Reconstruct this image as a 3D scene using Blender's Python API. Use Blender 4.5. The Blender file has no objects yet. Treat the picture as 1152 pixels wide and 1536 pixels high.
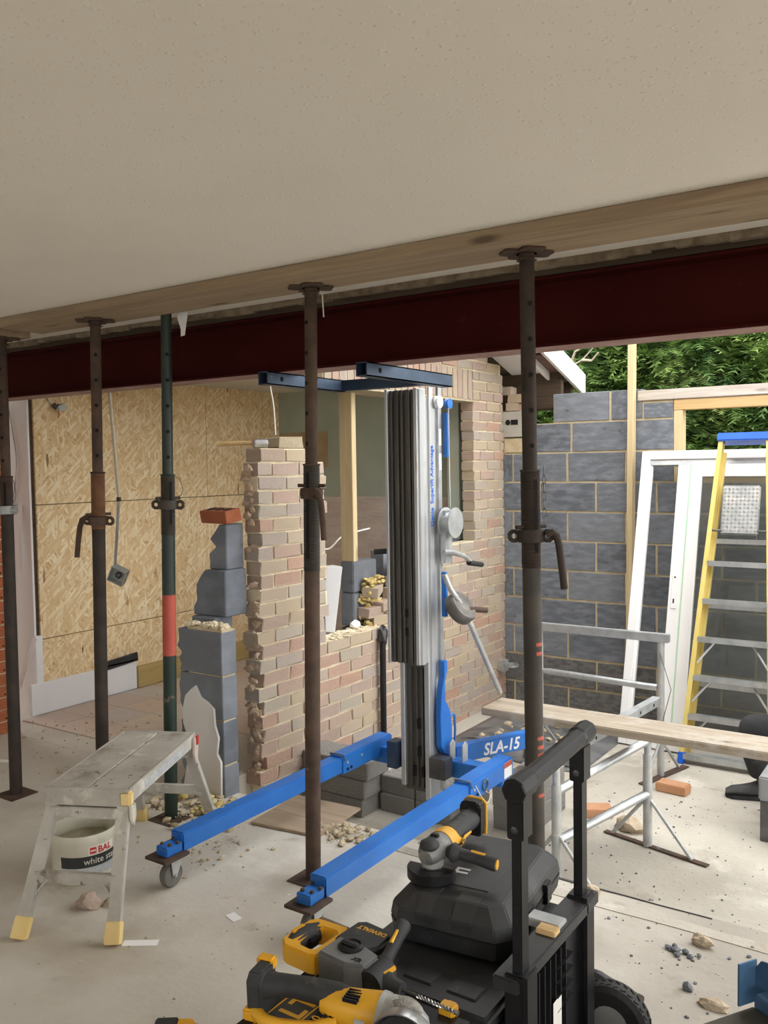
import bpy, bmesh, math, random
from mathutils import Vector, Matrix, Euler, noise
random.seed(7)
C = bpy.context.scene.collection
PI = math.pi

# ------------------------------------------------------------------ camera, sky, exposure
cam_d = bpy.data.cameras.new('camera'); cam = bpy.data.objects.new('camera', cam_d); C.objects.link(cam)
cam_d.sensor_fit = 'VERTICAL'; cam_d.sensor_height = 36.0; cam_d.lens = 30.879
cam_d.clip_start = .05; cam_d.clip_end = 200
_r = Vector((0.829294, 0.558599, -0.015443)); _d = Vector((0.016111, -0.051524, -0.998542)); _f = Vector((-0.558580, 0.827836, -0.051728))
cam.matrix_world = Matrix(((_r.x, -_d.x, -_f.x, 0), (_r.y, -_d.y, -_f.y, 0), (_r.z, -_d.z, -_f.z, 1.62), (0, 0, 0, 1)))
bpy.context.scene.camera = cam
sc = bpy.context.scene
sc.view_settings.view_transform = 'Standard'; sc.view_settings.look = 'None'
sc.view_settings.gamma = 1.0; sc.view_settings.use_curve_mapping = False
sc.view_settings.exposure = 1.5
w = bpy.data.worlds.new('sky'); sc.world = w; w.use_nodes = True
bg = w.node_tree.nodes['Background']; bg.inputs[0].default_value = (1.0, .99, .97, 1); bg.inputs[1].default_value = 1.75
try: sc.cycles.max_bounces = 10; sc.cycles.diffuse_bounces = 6
except Exception: pass
def window_portal(x, y, z, sx, sz, rot):
    l = bpy.data.lights.new('daylight_portal', 'AREA'); l.shape = 'RECTANGLE'; l.size = sx; l.size_y = sz
    l.cycles.is_portal = True
    o = bpy.data.objects.new('daylight_portal', l); C.objects.link(o); o.location = (x, y, z); o.rotation_euler = rot

# ------------------------------------------------------------------ materials
def _nodes(name):
    m = bpy.data.materials.new(name); m.use_nodes = True
    nt = m.node_tree; b = nt.nodes['Principled BSDF']
    return m, nt, b
def _coords(nt, stretch=(1, 1, 1), rnd=True, rot=(0, 0, 0)):
    tc = nt.nodes.new('ShaderNodeTexCoord'); mp = nt.nodes.new('ShaderNodeMapping')
    mp.inputs['Scale'].default_value = stretch; mp.inputs['Rotation'].default_value = rot
    if rnd:
        oi = nt.nodes.new('ShaderNodeObjectInfo'); mu = nt.nodes.new('ShaderNodeMath'); mu.operation = 'MULTIPLY'; mu.inputs[1].default_value = 37.0
        nt.links.new(oi.outputs['Random'], mu.inputs[0])
        va = nt.nodes.new('ShaderNodeVectorMath'); va.operation = 'ADD'
        nt.links.new(tc.outputs['Object'], va.inputs[0]); nt.links.new(mu.outputs[0], va.inputs[1]); nt.links.new(va.outputs[0], mp.inputs[0])
    else:
        nt.links.new(tc.outputs['Object'], mp.inputs[0])
    return mp.outputs[0]
def _noise(nt, vec, scale, detail=4, rough=.55, dist=0):
    n = nt.nodes.new('ShaderNodeTexNoise'); n.inputs['Scale'].default_value = scale; n.inputs['Detail'].default_value = detail
    n.inputs['Roughness'].default_value = rough; n.inputs['Distortion'].default_value = dist
    nt.links.new(vec, n.inputs['Vector']); return n.outputs['Fac']
def _ramp(nt, fac, stops, interp='LINEAR'):
    r = nt.nodes.new('ShaderNodeValToRGB'); r.color_ramp.interpolation = interp
    e = r.color_ramp.elements
    while len(e) < len(stops): e.new(.5)
    for i, (p, c) in enumerate(stops):
        e[i].position = p; e[i].color = (*c, 1) if len(c) == 3 else c
    nt.links.new(fac, r.inputs[0]); return r.outputs[0]
def _mix(nt, fac, a, b, mode='MIX'):
    m = nt.nodes.new('ShaderNodeMix'); m.data_type = 'RGBA'; m.blend_type = mode
    if isinstance(fac, float): m.inputs[0].default_value = fac
    else: nt.links.new(fac, m.inputs[0])
    for s, v in ((6, a), (7, b)):
        if isinstance(v, tuple): m.inputs[s].default_value = (*v, 1)
        else: nt.links.new(v, m.inputs[s])
    return m.outputs[2]
def _bump(nt, b, h, strength, dist=.01):
    bp = nt.nodes.new('ShaderNodeBump'); bp.inputs['Strength'].default_value = strength; bp.inputs['Distance'].default_value = dist
    nt.links.new(h, bp.inputs['Height']); nt.links.new(bp.outputs[0], b.inputs['Normal'])
def mat(name, c1, c2=None, scale=6, rough=.6, metal=0, bump=0, bscale=80, stretch=(1, 1, 1), spots=(), rand=None, detail=5, lo=.35, hi=.65, rnd=True, bdist=.01, rough2=None):
    """c1..c2 by noise; spots = [(colour, scale, threshold, softness)]; rand = per-object colours"""
    m, nt, b = _nodes(name); vec = _coords(nt, stretch, rnd)
    b.inputs['Roughness'].default_value = rough; b.inputs['Metallic'].default_value = metal
    n = _noise(nt, vec, scale, detail)
    if rand:
        oi = nt.nodes.new('ShaderNodeObjectInfo')
        k = len(rand); base = _ramp(nt, oi.outputs['Random'], [(i / k, c) for i, c in enumerate(rand)], 'CONSTANT')
        col = _mix(nt, _ramp(nt, n, [(lo, (0, 0, 0)), (hi, (1, 1, 1))]), base, _mix(nt, .5, base, c2 or c1))
    else:
        col = _ramp(nt, n, [(lo, c1), (hi, c2 or c1)])
    for (sc_, ss, th, so) in spots:
        f = _ramp(nt, _noise(nt, vec, ss, 6, .6), [(th, (0, 0, 0)), (min(th + so, 1), (1, 1, 1))])
        col = _mix(nt, f, col, sc_)
    nt.links.new(col, b.inputs['Base Color'])
    if rough2 is not None:
        mr = nt.nodes.new('ShaderNodeMapRange'); mr.inputs[3].default_value = rough; mr.inputs[4].default_value = rough2
        nt.links.new(n, mr.inputs[0]); nt.links.new(mr.outputs[0], b.inputs['Roughness'])
    if bump: _bump(nt, b, _noise(nt, vec, bscale, 4, .6), bump, bdist)
    return m

def ceiling_mat():
    m, nt, b = _nodes('woodchip_ceiling'); vec = _coords(nt, rnd=False)
    b.inputs['Roughness'].default_value = .85
    nt.links.new(_ramp(nt, _noise(nt, vec, 1.2, 3), [(.3, (.80, .775, .705)), (.7, (.86, .83, .76))]), b.inputs['Base Color'])
    v = nt.nodes.new('ShaderNodeTexVoronoi'); v.inputs['Scale'].default_value = 75; nt.links.new(vec, v.inputs['Vector'])
    h = _ramp(nt, v.outputs['Distance'], [(.05, (1, 1, 1)), (.4, (0, 0, 0))])
    msk = _ramp(nt, _noise(nt, vec, 40, 2), [(.5, (0, 0, 0)), (.6, (1, 1, 1))])
    _bump(nt, b, _mix(nt, msk, (0., 0., 0.), h), .55, .004); return m
def osb_mat():
    m, nt, b = _nodes('osb_board'); b.inputs['Roughness'].default_value = .7
    outs = []
    for i, (rx, sc_) in enumerate(((.45, (1, 7, 34)), (1.0, (1, 8, 40)), (1.6, (1, 7, 38)), (2.4, (1, 8, 44)))):
        vec = _coords(nt, sc_, True); mp = vec.node
        # rotate in the board plane first, then stretch
        vr = nt.nodes.new('ShaderNodeVectorRotate'); vr.rotation_type = 'X_AXIS'; vr.inputs['Angle'].default_value = rx
        src = mp.inputs[0].links[0].from_socket; nt.links.new(src, vr.inputs[0]); nt.links.new(vr.outputs[0], mp.inputs[0])
        v = nt.nodes.new('ShaderNodeTexVoronoi'); v.inputs['Scale'].default_value = 1.6; nt.links.new(vec, v.inputs['Vector'])
        sep = nt.nodes.new('ShaderNodeSeparateColor'); nt.links.new(v.outputs['Color'], sep.inputs[0])
        outs.append(sep.outputs[0])
    base = _ramp(nt, outs[0], [(0, (.62, .40, .18)), (.4, (.74, .53, .27)), (.8, (.82, .62, .35)), (1, (.92, .78, .52))])
    for k, (o, th) in enumerate(zip(outs[1:], (.45, .55, .6))):
        col = _ramp(nt, o, [(0, (.58, .36, .15)), (.5, (.72, .51, .26)), (.75, (.80, .60, .33)), (1, (.95, .82, .58))])
        f = _ramp(nt, o, [(th, (0, 0, 0)), (th + .02, (1, 1, 1))])
        base = _mix(nt, f, base, col)
    dark = _ramp(nt, outs[2], [(.0004, (1, 1, 1)), (.0008, (0, 0, 0))])
    base = _mix(nt, dark, base, (.22, .10, .03))
    nt.links.new(base, b.inputs['Base Color']); _bump(nt, b, outs[1], .15, .002); return m
def wood_mat(name, c1, c2, axis='X', rough=.7, dirt=None):
    st = {'X': (1.2, 22, 22), 'Y': (22, 1.2, 22), 'Z': (22, 22, 1.2)}[axis]
    m, nt, b = _nodes(name); vec = _coords(nt, st); b.inputs['Roughness'].default_value = rough
    col = _ramp(nt, _noise(nt, vec, 1.6, 6, .6, .6), [(.32, c1), (.68, c2)])
    kn = _coords(nt, {'X': (2.2, 9, 9), 'Y': (9, 2.2, 9), 'Z': (9, 9, 2.2)}[axis])
    v = nt.nodes.new('ShaderNodeTexVoronoi'); v.inputs['Scale'].default_value = 1.; nt.links.new(kn, v.inputs['Vector'])
    col = _mix(nt, _ramp(nt, v.outputs['Distance'], [(.06, (1, 1, 1)), (.16, (0, 0, 0))]), col, tuple(x * .45 for x in c1))
    if dirt:
        f = _ramp(nt, _noise(nt, _coords(nt), 7, 6, .65), [(.5, (0, 0, 0)), (.66, (1, 1, 1))]); col = _mix(nt, f, col, dirt)
    nt.links.new(col, b.inputs['Base Color']); _bump(nt, b, _noise(nt, vec, 3, 4), .2, .003); return m

M = {}
M['ceiling'] = ceiling_mat()
M['osb'] = osb_mat()
M['concrete'] = mat('concrete_floor', (.50, .465, .405), (.61, .575, .51), 1.6, .9, bump=.3, bscale=30, spots=[((.62, .59, .53), 2.3, .56, .1), ((.36, .32, .26), 5, .62, .12), ((.40, .35, .28), .9, .56, .15), ((.80, .78, .74), 9, .71, .02)], rnd=False)
def darker_right(m):  # mixes the floor colour into a darker brown towards the right
    nt = m.node_tree; bs = nt.nodes['Principled BSDF']; src = bs.inputs['Base Color'].links[0].from_socket
    vec = _coords(nt, rnd=False); sx = nt.nodes.new('ShaderNodeSeparateXYZ'); nt.links.new(vec, sx.inputs[0])
    nz = _noise(nt, vec, 1.8, 5); ad = nt.nodes.new('ShaderNodeMath'); ad.operation = 'MULTIPLY_ADD'; ad.inputs[1].default_value = 1.6
    nt.links.new(nz, ad.inputs[0]); nt.links.new(sx.outputs[0], ad.inputs[2])
    mr = nt.nodes.new('ShaderNodeMapRange'); mr.inputs[1].default_value = -.75; mr.inputs[2].default_value = .15
    nt.links.new(ad.outputs[0], mr.inputs[0])
    nt.links.new(_mix(nt, mr.outputs[0], src, _mix(nt, .62, src, (.20, .175, .145))), bs.inputs['Base Color'])
darker_right(M['concrete'])
M['dusty'] = mat('dusty_slab', (.40, .37, .315), (.53, .50, .435), 1.5, .95, bump=.5, bscale=45, spots=[((.34, .30, .24), 3.2, .58, .12), ((.68, .65, .58), 2.0, .57, .15), ((.24, .22, .19), 30, .7, .03)], rnd=False)
M['earth'] = mat('earth', (.16, .12, .08), (.24, .19, .12), 4, .95, bump=.6, bscale=30)
M['plaster'] = mat('old_plaster', (.72, .70, .67), (.78, .76, .74), 2, .8, bump=.1, bscale=40)
M['white_wall'] = mat('white_wall', (.80, .80, .80), (.86, .86, .87), 1.5, .6, spots=[((.6, .57, .52), 4, .66, .1)])
M['green_plaster'] = mat('green_plaster', (.36, .42, .36), (.43, .49, .42), 2.5, .85, spots=[((.42, .40, .30), 1.7, .56, .12)])
M['tile_bed'] = mat('stripped_tile_bed', (.54, .46, .42), (.64, .57, .53), 5, .9, bump=.5, bscale=50, stretch=(1, 1, 5), spots=[((.42, .33, .29), 9, .62, .05)])
M['skirting'] = mat('skirting_white', (.82, .82, .84), (.86, .86, .88), 3, .4)
M['rsj'] = mat('red_oxide_steel', (.036, .0028, .0022), (.046, .004, .003), 3, .75, spots=[((.05, .02, .015), 12, .66, .06)])
M['rsj'].node_tree.nodes['Principled BSDF'].inputs['Specular IOR Level'].default_value = .12
M['old_wood'] = wood_mat('weathered_board', (.25, .18, .115), (.38, .29, .19), 'X', .8)
M['dark_wood'] = wood_mat('dark_old_timber', (.05, .035, .022), (.10, .07, .045), 'X', .9)
M['pine'] = wood_mat('pine', (.52, .40, .22), (.66, .55, .34), 'Z', .6)
M['pine_x'] = wood_mat('pine_along', (.50, .33, .14), (.64, .45, .22), 'X', .6)
M['pine_y'] = wood_mat('treated_timber', (.44, .32, .12), (.56, .42, .18), 'Y', .6)
M['scaffold_board'] = wood_mat('scaffold_board', (.27, .22, .165), (.43, .37, .29), 'X', .85, dirt=(.42, .385, .33))
M['wall_plate'] = wood_mat('grey_wall_plate', (.40, .35, .30), (.58, .53, .47), 'X', .8)
M['brick'] = mat('facing_brick', (.4, .3, .25), (.50, .40, .31), 9, .88, bump=.35, bscale=70,
    rand=[(.43, .27, .21), (.39, .295, .24), (.44, .36, .25), (.42, .30, .245), (.37, .32, .29), (.45, .37, .28), (.40, .30, .26), (.39, .345, .285), (.46, .275, .20), (.42, .35, .30), (.40, .36, .30)])
M['mortar'] = mat('mortar', (.62, .53, .37), (.76, .68, .51), 14, .95, bump=.5, bscale=60)
M['mortar_ochre'] = mat('ochre_mortar', (.46, .37, .22), (.62, .53, .36), 12, .95, bump=.4, bscale=60)
M['broken'] = mat('broken_brick', (.40, .28, .20), (.55, .42, .30), 16, .95, bump=.8, bscale=40)
M['aircrete'] = mat('blue_grey_block', (.1, .11, .13), (.30, .33, .38), 4, .9, bump=.3, bscale=90, stretch=(1, 1, 1.5), lo=.42, hi=.7, rand=[(.125, .14, .165), (.15, .165, .19), (.11, .122, .142), (.17, .185, .21), (.135, .148, .17)], spots=[((.30, .265, .20), 3, .68, .1), ((.07, .075, .085), 5, .62, .12)])
M['darkblock'] = mat('dark_dense_block', (.10, .10, .10), (.19, .185, .18), 9, .95, bump=.5, bscale=70)
M['denseblock'] = mat('coarse_concrete_block', (.26, .25, .23), (.46, .44, .41), 55, .95, bump=1.0, bscale=80, lo=.4, hi=.6)
M['orange_brick'] = mat('orange_brick', (.40, .115, .045), (.50, .17, .075), 12, .85, bump=.3)
M['hole'] = mat('dark_hole', (.008, .008, .008), None, 3, 1)
M['tile'] = mat('slate_tile', (.42, .32, .26), (.50, .45, .42), 3, .5, rand=[(.60, .48, .39), (.55, .50, .47), (.64, .54, .44), (.57, .44, .37), (.57, .53, .48)])
M['upvc'] = mat('white_upvc', (.84, .85, .87), (.88, .89, .91), 2, .3)
M['foam'] = mat('yellow_insulation', (.48, .36, .12), (.66, .54, .25), 20, .95, bump=1, bscale=60)
M['leaf'] = mat('conifer_leaf', (.045, .11, .028), (.22, .34, .085), 2.2, .6, spots=[((.42, .48, .15), 1.6, .57, .12)], rnd=True)
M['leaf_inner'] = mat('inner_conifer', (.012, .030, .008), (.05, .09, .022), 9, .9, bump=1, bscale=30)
M['bark'] = mat('bark', (.10, .07, .05), (.20, .15, .11), 8, .95, bump=.6)
M['concrete_pad'] = mat('concrete_padstone', (.40, .385, .34), (.48, .46, .41), 6, .9, bump=.2)
M['dpm'] = mat('black_plastic_sheet', (.02, .02, .022), (.05, .05, .055), 5, .4, bump=.5, bscale=20)

# ------------------------------------------------------------------ mesh helpers
def frame(o, x, y):
    x = Vector(x).normalized(); z = x.cross(Vector(y)).normalized(); y = z.cross(x)
    return Matrix(((x.x, y.x, z.x, o[0]), (x.y, y.y, z.y, o[1]), (x.z, y.z, z.z, o[2]), (0, 0, 0, 1)))
OFF = {}
class MB:
    def __init__(s): s.v = []; s.f = []
    def add(s, vs, fs, T=None):
        k = len(s.v)
        s.v += [tuple(T @ Vector(p)) if T else tuple(p) for p in vs]
        s.f += [tuple(i + k for i in f) for f in fs]; return s
    def box(s, x0, x1, y0, y1, z0, z1, T=None):
        return s.add([(x0, y0, z0), (x1, y0, z0), (x1, y1, z0), (x0, y1, z0), (x0, y0, z1), (x1, y0, z1), (x1, y1, z1), (x0, y1, z1)],
            [(0, 3, 2, 1), (4, 5, 6, 7), (0, 1, 5, 4), (1, 2, 6, 5), (2, 3, 7, 6), (3, 0, 4, 7)], T)
    def bar(s, p0, p1, w, h, up=(0, 0, 1)):
        p0 = Vector(p0); p1 = Vector(p1); d = p1 - p0; L = d.length
        x = d.normalized(); u = Vector(up)
        if abs(x.dot(u)) > .98: u = Vector((0, 1, 0))
        y = u.cross(x).normalized(); z = x.cross(y)
        T = Matrix(((x.x, y.x, z.x, p0.x), (x.y, y.y, z.y, p0.y), (x.z, y.z, z.z, p0.z), (0, 0, 0, 1)))
        return s.box(0, L, -w / 2, w / 2, -h / 2, h / 2, T)
    def tube(s, pts, r, n=12, caps=True):
        pts = [Vector(p) for p in pts]; m = len(pts); rs = r if isinstance(r, (list, tuple)) else [r] * m
        vs = []; fs = []; ref = None
        for i, p in enumerate(pts):
            t = (pts[min(i + 1, m - 1)] - pts[max(i - 1, 0)]).normalized()
            if ref is None: ref = t.orthogonal().normalized()
            ref = (ref - t * ref.dot(t))
            ref = ref.normalized() if ref.length > 1e-6 else t.orthogonal().normalized()
            b = t.cross(ref)
            for k in range(n):
                a = 2 * PI * k / n; vs.append(p + (ref * math.cos(a) + b * math.sin(a)) * rs[i])
        for i in range(m - 1):
            for k in range(n):
                fs.append((i * n + k, i * n + (k + 1) % n, (i + 1) * n + (k + 1) % n, (i + 1) * n + k))
        if caps: fs.append(tuple(range(n))[::-1]); fs.append(tuple((m - 1) * n + k for k in range(n)))
        return s.add(vs, fs)
    def cyl(s, p0, p1, r, n=16): return s.tube([p0, p1], r, n)
    def lathe(s, prof, n=24, T=None, close=False):
        vs = []; fs = []; m = len(prof)
        for (r, z) in prof:
            for k in range(n):
                a = 2 * PI * k / n; vs.append((r * math.cos(a), r * math.sin(a), z))
        for i in range(m - 1 + (1 if close else 0)):
            j = (i + 1) % m
            for k in range(n): fs.append((i * n + k, i * n + (k + 1) % n, j * n + (k + 1) % n, j * n + k))
        if not close:
            fs.append(tuple(range(n))[::-1]); fs.append(tuple((m - 1) * n + k for k in range(n)))
        return s.add(vs, fs, T)
    def prism(s, poly, d, T=None, z0=0):
        n = len(poly)
        vs = [(p[0], p[1], z0) for p in poly] + [(p[0], p[1], z0 + d) for p in poly]
        fs = [tuple(range(n))[::-1], tuple(range(n, 2 * n))] + [(i, (i + 1) % n, n + (i + 1) % n, n + i) for i in range(n)]
        return s.add(vs, fs, T)
    def rock(s, c, r, seed=0, sub=1, rough=.35):
        bm = bmesh.new(); bmesh.ops.create_icosphere(bm, subdivisions=sub, radius=1)
        r = r if isinstance(r, (tuple, list)) else (r, r, r * .7)
        vs = []
        for v in bm.verts:
            q = v.co * (1 + rough * noise.noise(v.co * 1.3 + Vector((seed * 3.1, seed * 1.7, seed))))
            vs.append((c[0] + q.x * r[0], c[1] + q.y * r[1], c[2] + q.z * r[2]))
        fs = [tuple(v.index for v in f.verts) for f in bm.faces]; bm.free()
        return s.add(vs, fs)
    def build(s, name, m, parent=None, smooth=False, bevel=0, seg=2, label=None, local=False):
        me = bpy.data.meshes.new(name); me.from_pydata(s.v, [], s.f); me.validate()
        bm = bmesh.new(); bm.from_mesh(me); bmesh.ops.recalc_face_normals(bm, faces=bm.faces)
        if bevel: bmesh.ops.bevel(bm, geom=[e for e in bm.edges if e.calc_face_angle(0) > .5], offset=bevel, segments=seg, affect='EDGES', clamp_overlap=True)
        bm.to_mesh(me); bm.free()
        me.materials.append(M[m] if isinstance(m, str) else m)
        o = bpy.data.objects.new(name, me); C.objects.link(o)
        if smooth:
            me.shade_smooth()
            try: me.set_sharp_from_angle(angle=math.radians(38))
            except Exception: pass
        if parent is not None:
            o.parent = parent
            if parent.name in OFF and not local: o.location = -OFF[parent.name]
        if label: o['label'] = label
        return o
def tag(o, label, cat, group=None):
    o['label'] = label; o['category'] = cat
    if group: o['group'] = group
    return o
def struct(o, label=None):
    o['kind'] = 'structure'
    if label: o['label'] = label
    return o
def thing(name, label, cat, loc=(0, 0, 0), rotz=0, group=None):
    o = bpy.data.objects.new(name, None); C.objects.link(o); o.location = loc; o.rotation_euler = (0, 0, rotz)
    o.empty_display_size = .1; OFF[o.name] = Vector(loc); return tag(o, label, cat, group)
def text(name, body, m, parent, T, size, depth=.0006, label=None, sx=1.0, font_shear=0, bold=0):
    cu = bpy.data.curves.new(name, 'FONT'); cu.body = body; cu.size = size; cu.extrude = depth; cu.align_x = 'LEFT'; cu.resolution_u = 3
    cu.shear = font_shear; cu.offset = bold
    t = bpy.data.objects.new('tmp', cu); C.objects.link(t)
    me = bpy.data.meshes.new_from_object(t); C.objects.unlink(t); bpy.data.objects.remove(t)
    me.transform(T @ Matrix.Diagonal((sx, 1, 1, 1))); me.materials.clear(); me.materials.append(M[m])
    o = bpy.data.objects.new(name, me); C.objects.link(o)
    if parent is not None:
        o.parent = parent
        if parent.name in OFF: o.location = -OFF[parent.name]
    if label: o['label'] = label
    return o
def unit_brick(name, m, chip=.02, seed=0, bev=.025, cuts=0, ratio=(.1025, .215, .065)):
    """unit cube centred at 0, bevelled with edges a little uneven; scaled per object"""
    bm = bmesh.new(); bmesh.ops.create_cube(bm, size=1)
    for v in bm.verts: v.co = Vector((v.co.x * ratio[0], v.co.y * ratio[1], v.co.z * ratio[2]))
    bmesh.ops.bevel(bm, geom=list(bm.edges), offset=bev * min(ratio) * 2, segments=1, affect='EDGES')
    rr = random.Random(seed)
    for v in bm.verts:
        v.co += Vector((rr.uniform(-1, 1), rr.uniform(-1, 1), rr.uniform(-1, 1))) * chip * min(ratio)
    for v in bm.verts: v.co = Vector((v.co.x / ratio[0], v.co.y / ratio[1], v.co.z / ratio[2]))
    me = bpy.data.meshes.new(name); bm.to_mesh(me); bm.free(); me.materials.append(M[m]); return me
def piece(name, me, parent, c, s, rot=None):
    o = bpy.data.objects.new(name, me); C.objects.link(o); o.location = c; o.scale = s
    if rot: o.rotation_euler = rot
    if parent is not None: o.parent = parent
    return o
M['rust'] = mat('rusty_steel', (.050, .030, .020), (.090, .054, .036), 14, .8, bump=.2, spots=[((.20, .17, .15), 18, .68, .04), ((.045, .035, .03), 4, .55, .12)])
M['rust_orange'] = mat('orange_rust_thread', (.13, .06, .03), (.20, .10, .05), 20, .85, bump=.3)
M['dark_tube'] = mat('old_dark_tube', (.026, .022, .017), (.050, .040, .030), 9, .6, spots=[((.16, .12, .09), 10, .66, .05), ((.30, .28, .26), 26, .74, .02)])
M['green_paint'] = mat('green_painted_tube', (.007, .020, .013), (.012, .030, .020), 6, .45, spots=[((.12, .09, .06), 14, .68, .03), ((.35, .33, .30), 30, .76, .02)])
M['red_paint'] = mat('red_paint', (.38, .06, .035), (.46, .09, .055), 8, .5, spots=[((.08, .07, .05), 12, .7, .03)])
M['zinc'] = mat('galvanised_steel', (.42, .45, .47), (.58, .60, .61), 12, .42, .75, bump=.08, spots=[((.66, .66, .64), 7, .62, .06)])
M['zinc_dull'] = mat('dull_galvanised', (.36, .38, .38), (.52, .53, .52), 10, .55, .5, bump=.1, spots=[((.62, .60, .55), 8, .6, .08)])
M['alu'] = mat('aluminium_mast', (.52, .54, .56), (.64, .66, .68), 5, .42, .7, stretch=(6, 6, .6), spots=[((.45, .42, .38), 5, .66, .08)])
M['alu_shaded'] = mat('mast_channel_shaded', (.075, .07, .062), (.12, .112, .10), 5, .5, .35, stretch=(6, 6, .6))  # darker aluminium: shade on the room-facing mast front painted into the colour
M['blue'] = mat('blue_lift_paint', (.012, .125, .46), (.022, .17, .56), 4, .42, spots=[((.30, .32, .34), 9, .68, .05), ((.10, .10, .11), 6, .70, .05)])
M['blue_dark'] = mat('dark_blue_steel', (.035, .06, .10), (.065, .10, .16), 7, .4, .4, spots=[((.25, .27, .30), 14, .68, .04)])
M['blue_decal'] = mat('blue_lettering', (.02, .13, .55), None, 4, .5)
M['white_decal'] = mat('white_lettering', (.78, .80, .82), None, 4, .5)
M['black'] = mat('black_plastic', (.010, .010, .011), (.016, .016, .018), 8, .38, bump=.08, bscale=200)
M['black'].node_tree.nodes['Principled BSDF'].inputs['Specular IOR Level'].default_value = .25
M['black_case'] = mat('black_case_plastic', (.020, .021, .023), (.034, .035, .038), 6, .5, bump=.12, bscale=250, spots=[((.085, .082, .078), 3.5, .58, .2)])
M['rubber'] = mat('black_rubber', (.012, .012, .012), (.02, .02, .02), 8, .75, spots=[((.08, .075, .07), 8, .6, .15)])
M['grey_rubber'] = mat('dark_grip_rubber', (.020, .022, .024), (.036, .038, .041), 10, .65, spots=[((.11, .105, .095), 12, .62, .15)])
M['yellow'] = mat('yellow_tool_plastic', (.72, .36, .018), (.80, .43, .03), 5, .42, spots=[((.55, .42, .22), 14, .66, .06)])
M['yellow_lad'] = mat('yellow_fibreglass', (.66, .52, .15), (.74, .60, .20), 4, .45, stretch=(5, 5, .5))
M['blue_cap'] = mat('blue_ladder_cap', (.01, .11, .62), (.015, .14, .70), 5, .4)
M['cast'] = mat('cast_aluminium', (.36, .37, .37), (.50, .51, .50), 20, .5, .55, bump=.2, spots=[((.60, .58, .53), 12, .58, .1)])
M['steel'] = mat('bright_steel', (.45, .45, .46), (.60, .60, .61), 14, .3, .9)
M['dark_steel'] = mat('dark_steel', (.08, .08, .085), (.14, .14, .145), 10, .4, .7)
M['wheel'] = mat('grey_wheel', (.10, .095, .09), (.20, .19, .175), 10, .8)
M['glass'] = mat('door_glass', (.05, .055, .06), None, 4, .05)
_g = M['glass'].node_tree.nodes['Principled BSDF']; _g.inputs['Transmission Weight'].default_value = .92; _g.inputs['IOR'].default_value = 1.45; _g.inputs['Base Color'].default_value = (.55, .58, .57, 1); _g.inputs['Roughness'].default_value = .0
for _l in list(M['glass'].node_tree.links):
    if _l.to_socket == _g.inputs['Base Color']: M['glass'].node_tree.links.remove(_l)
M['dark_rust'] = mat('dark_rust', (.022, .015, .011), (.042, .028, .020), 14, .75, bump=.2, spots=[((.09, .055, .035), 9, .66, .06)])
M['oxide_floor_light'] = mat('dusty_oxide_floor_light', (.30, .17, .15), (.40, .27, .245), 7, .8, spots=[((.10, .03, .025), 14, .66, .05)])  # dusty oxide, with light reflected off the floor painted into the colour
M['cast_dark'] = mat('dusty_dark_casting', (.13, .135, .135), (.24, .24, .235), 20, .55, .4, bump=.2, spots=[((.36, .35, .32), 12, .6, .1)])
# ------------------------------------------------------------------ room shell
o = struct(MB().box(-5.9, 2.2, -3.0, 3.16, -.45, 0).build('floor', 'concrete'))
SLAB = o
for i, (x0, x1, y0, y1) in enumerate(((-2.6, 2.2, 3.02, 3.075),)):     # cement skim along the old wall line
    pts = []; n = 40
    for k in range(n + 1):
        x = x0 + (x1 - x0) * k / n; a = noise.noise(Vector((x * 3, 1, 0))) * .012; b_ = noise.noise(Vector((x * 4, 7, 0))) * .014
        pts.append((x, y0 + a, y1 + b_))
    mb = MB()
    for k in range(n):
        a, b_ = pts[k], pts[k + 1]
        mb.add([(a[0], a[1], 0), (b_[0], b_[1], 0), (b_[0], b_[2], 0), (a[0], a[2], 0), (a[0], a[1], .003), (b_[0], b_[1], .003), (b_[0], b_[2], .003), (a[0], a[2], .003)],
               [(4, 5, 6, 7), (0, 1, 5, 4), (2, 3, 7, 6)])
    mb.build('cement_strip', 'dusty', SLAB)
mb = MB(); n = 40; vs = []; fs = []
for k in range(n + 1):
    x = -1.75 + 1.0 * k / n; c = 3.150 + .008 * noise.noise(Vector((x * 4, 0, 3))); hw_ = max(.0015, .009 * (1 - k / n) * (1 + .8 * noise.noise(Vector((x * 9, 2, 0)))))
    vs += [(x, c - hw_, .001), (x, c + hw_, .001), (x, c - hw_, .004), (x, c + hw_, .004)]
for k in range(n): a = 4 * k; fs += [(a + 2, a + 6, a + 7, a + 3), (a, a + 4, a + 6, a + 2), (a + 1, a + 3, a + 7, a + 5)]
mb.add(vs, fs).build('damp_proof_sheet_edge', 'dpm', SLAB)
struct(MB().box(-3.25, 3.2, 3.162, 7.0, -.5, -.25).build('floor_extension', 'dusty'), 'dusty bare concrete slab of the roofless extension')
KF = struct(MB().box(-5.4, -3.2, 3.162, 6.1, -.45, 0).build('floor_kitchen', 'concrete'))
tm = unit_brick('tile', 'tile', .0, 3, .02, ratio=(.3, .3, .02))
for i in range(6):
    for j in range(10):
        x = -5.12 + i * .3 + .15; y = 3.35 + j * .27 + .135 + random.uniform(-.001, .001)
        if x > -3.45 or (j < 3 and i > 2 + j) : continue
        piece('tile', tm, KF, (x, y, .003), (.297, .267, .010))
struct(MB().box(-40, 40, -20, 40, -.9, -.5).build('ground', 'earth'), 'bare ground outside')
struct(MB().box(-5.9, 2.2, -3.0, 3.0, 2.355, 2.75).build('ceiling', 'ceiling'))
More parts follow.
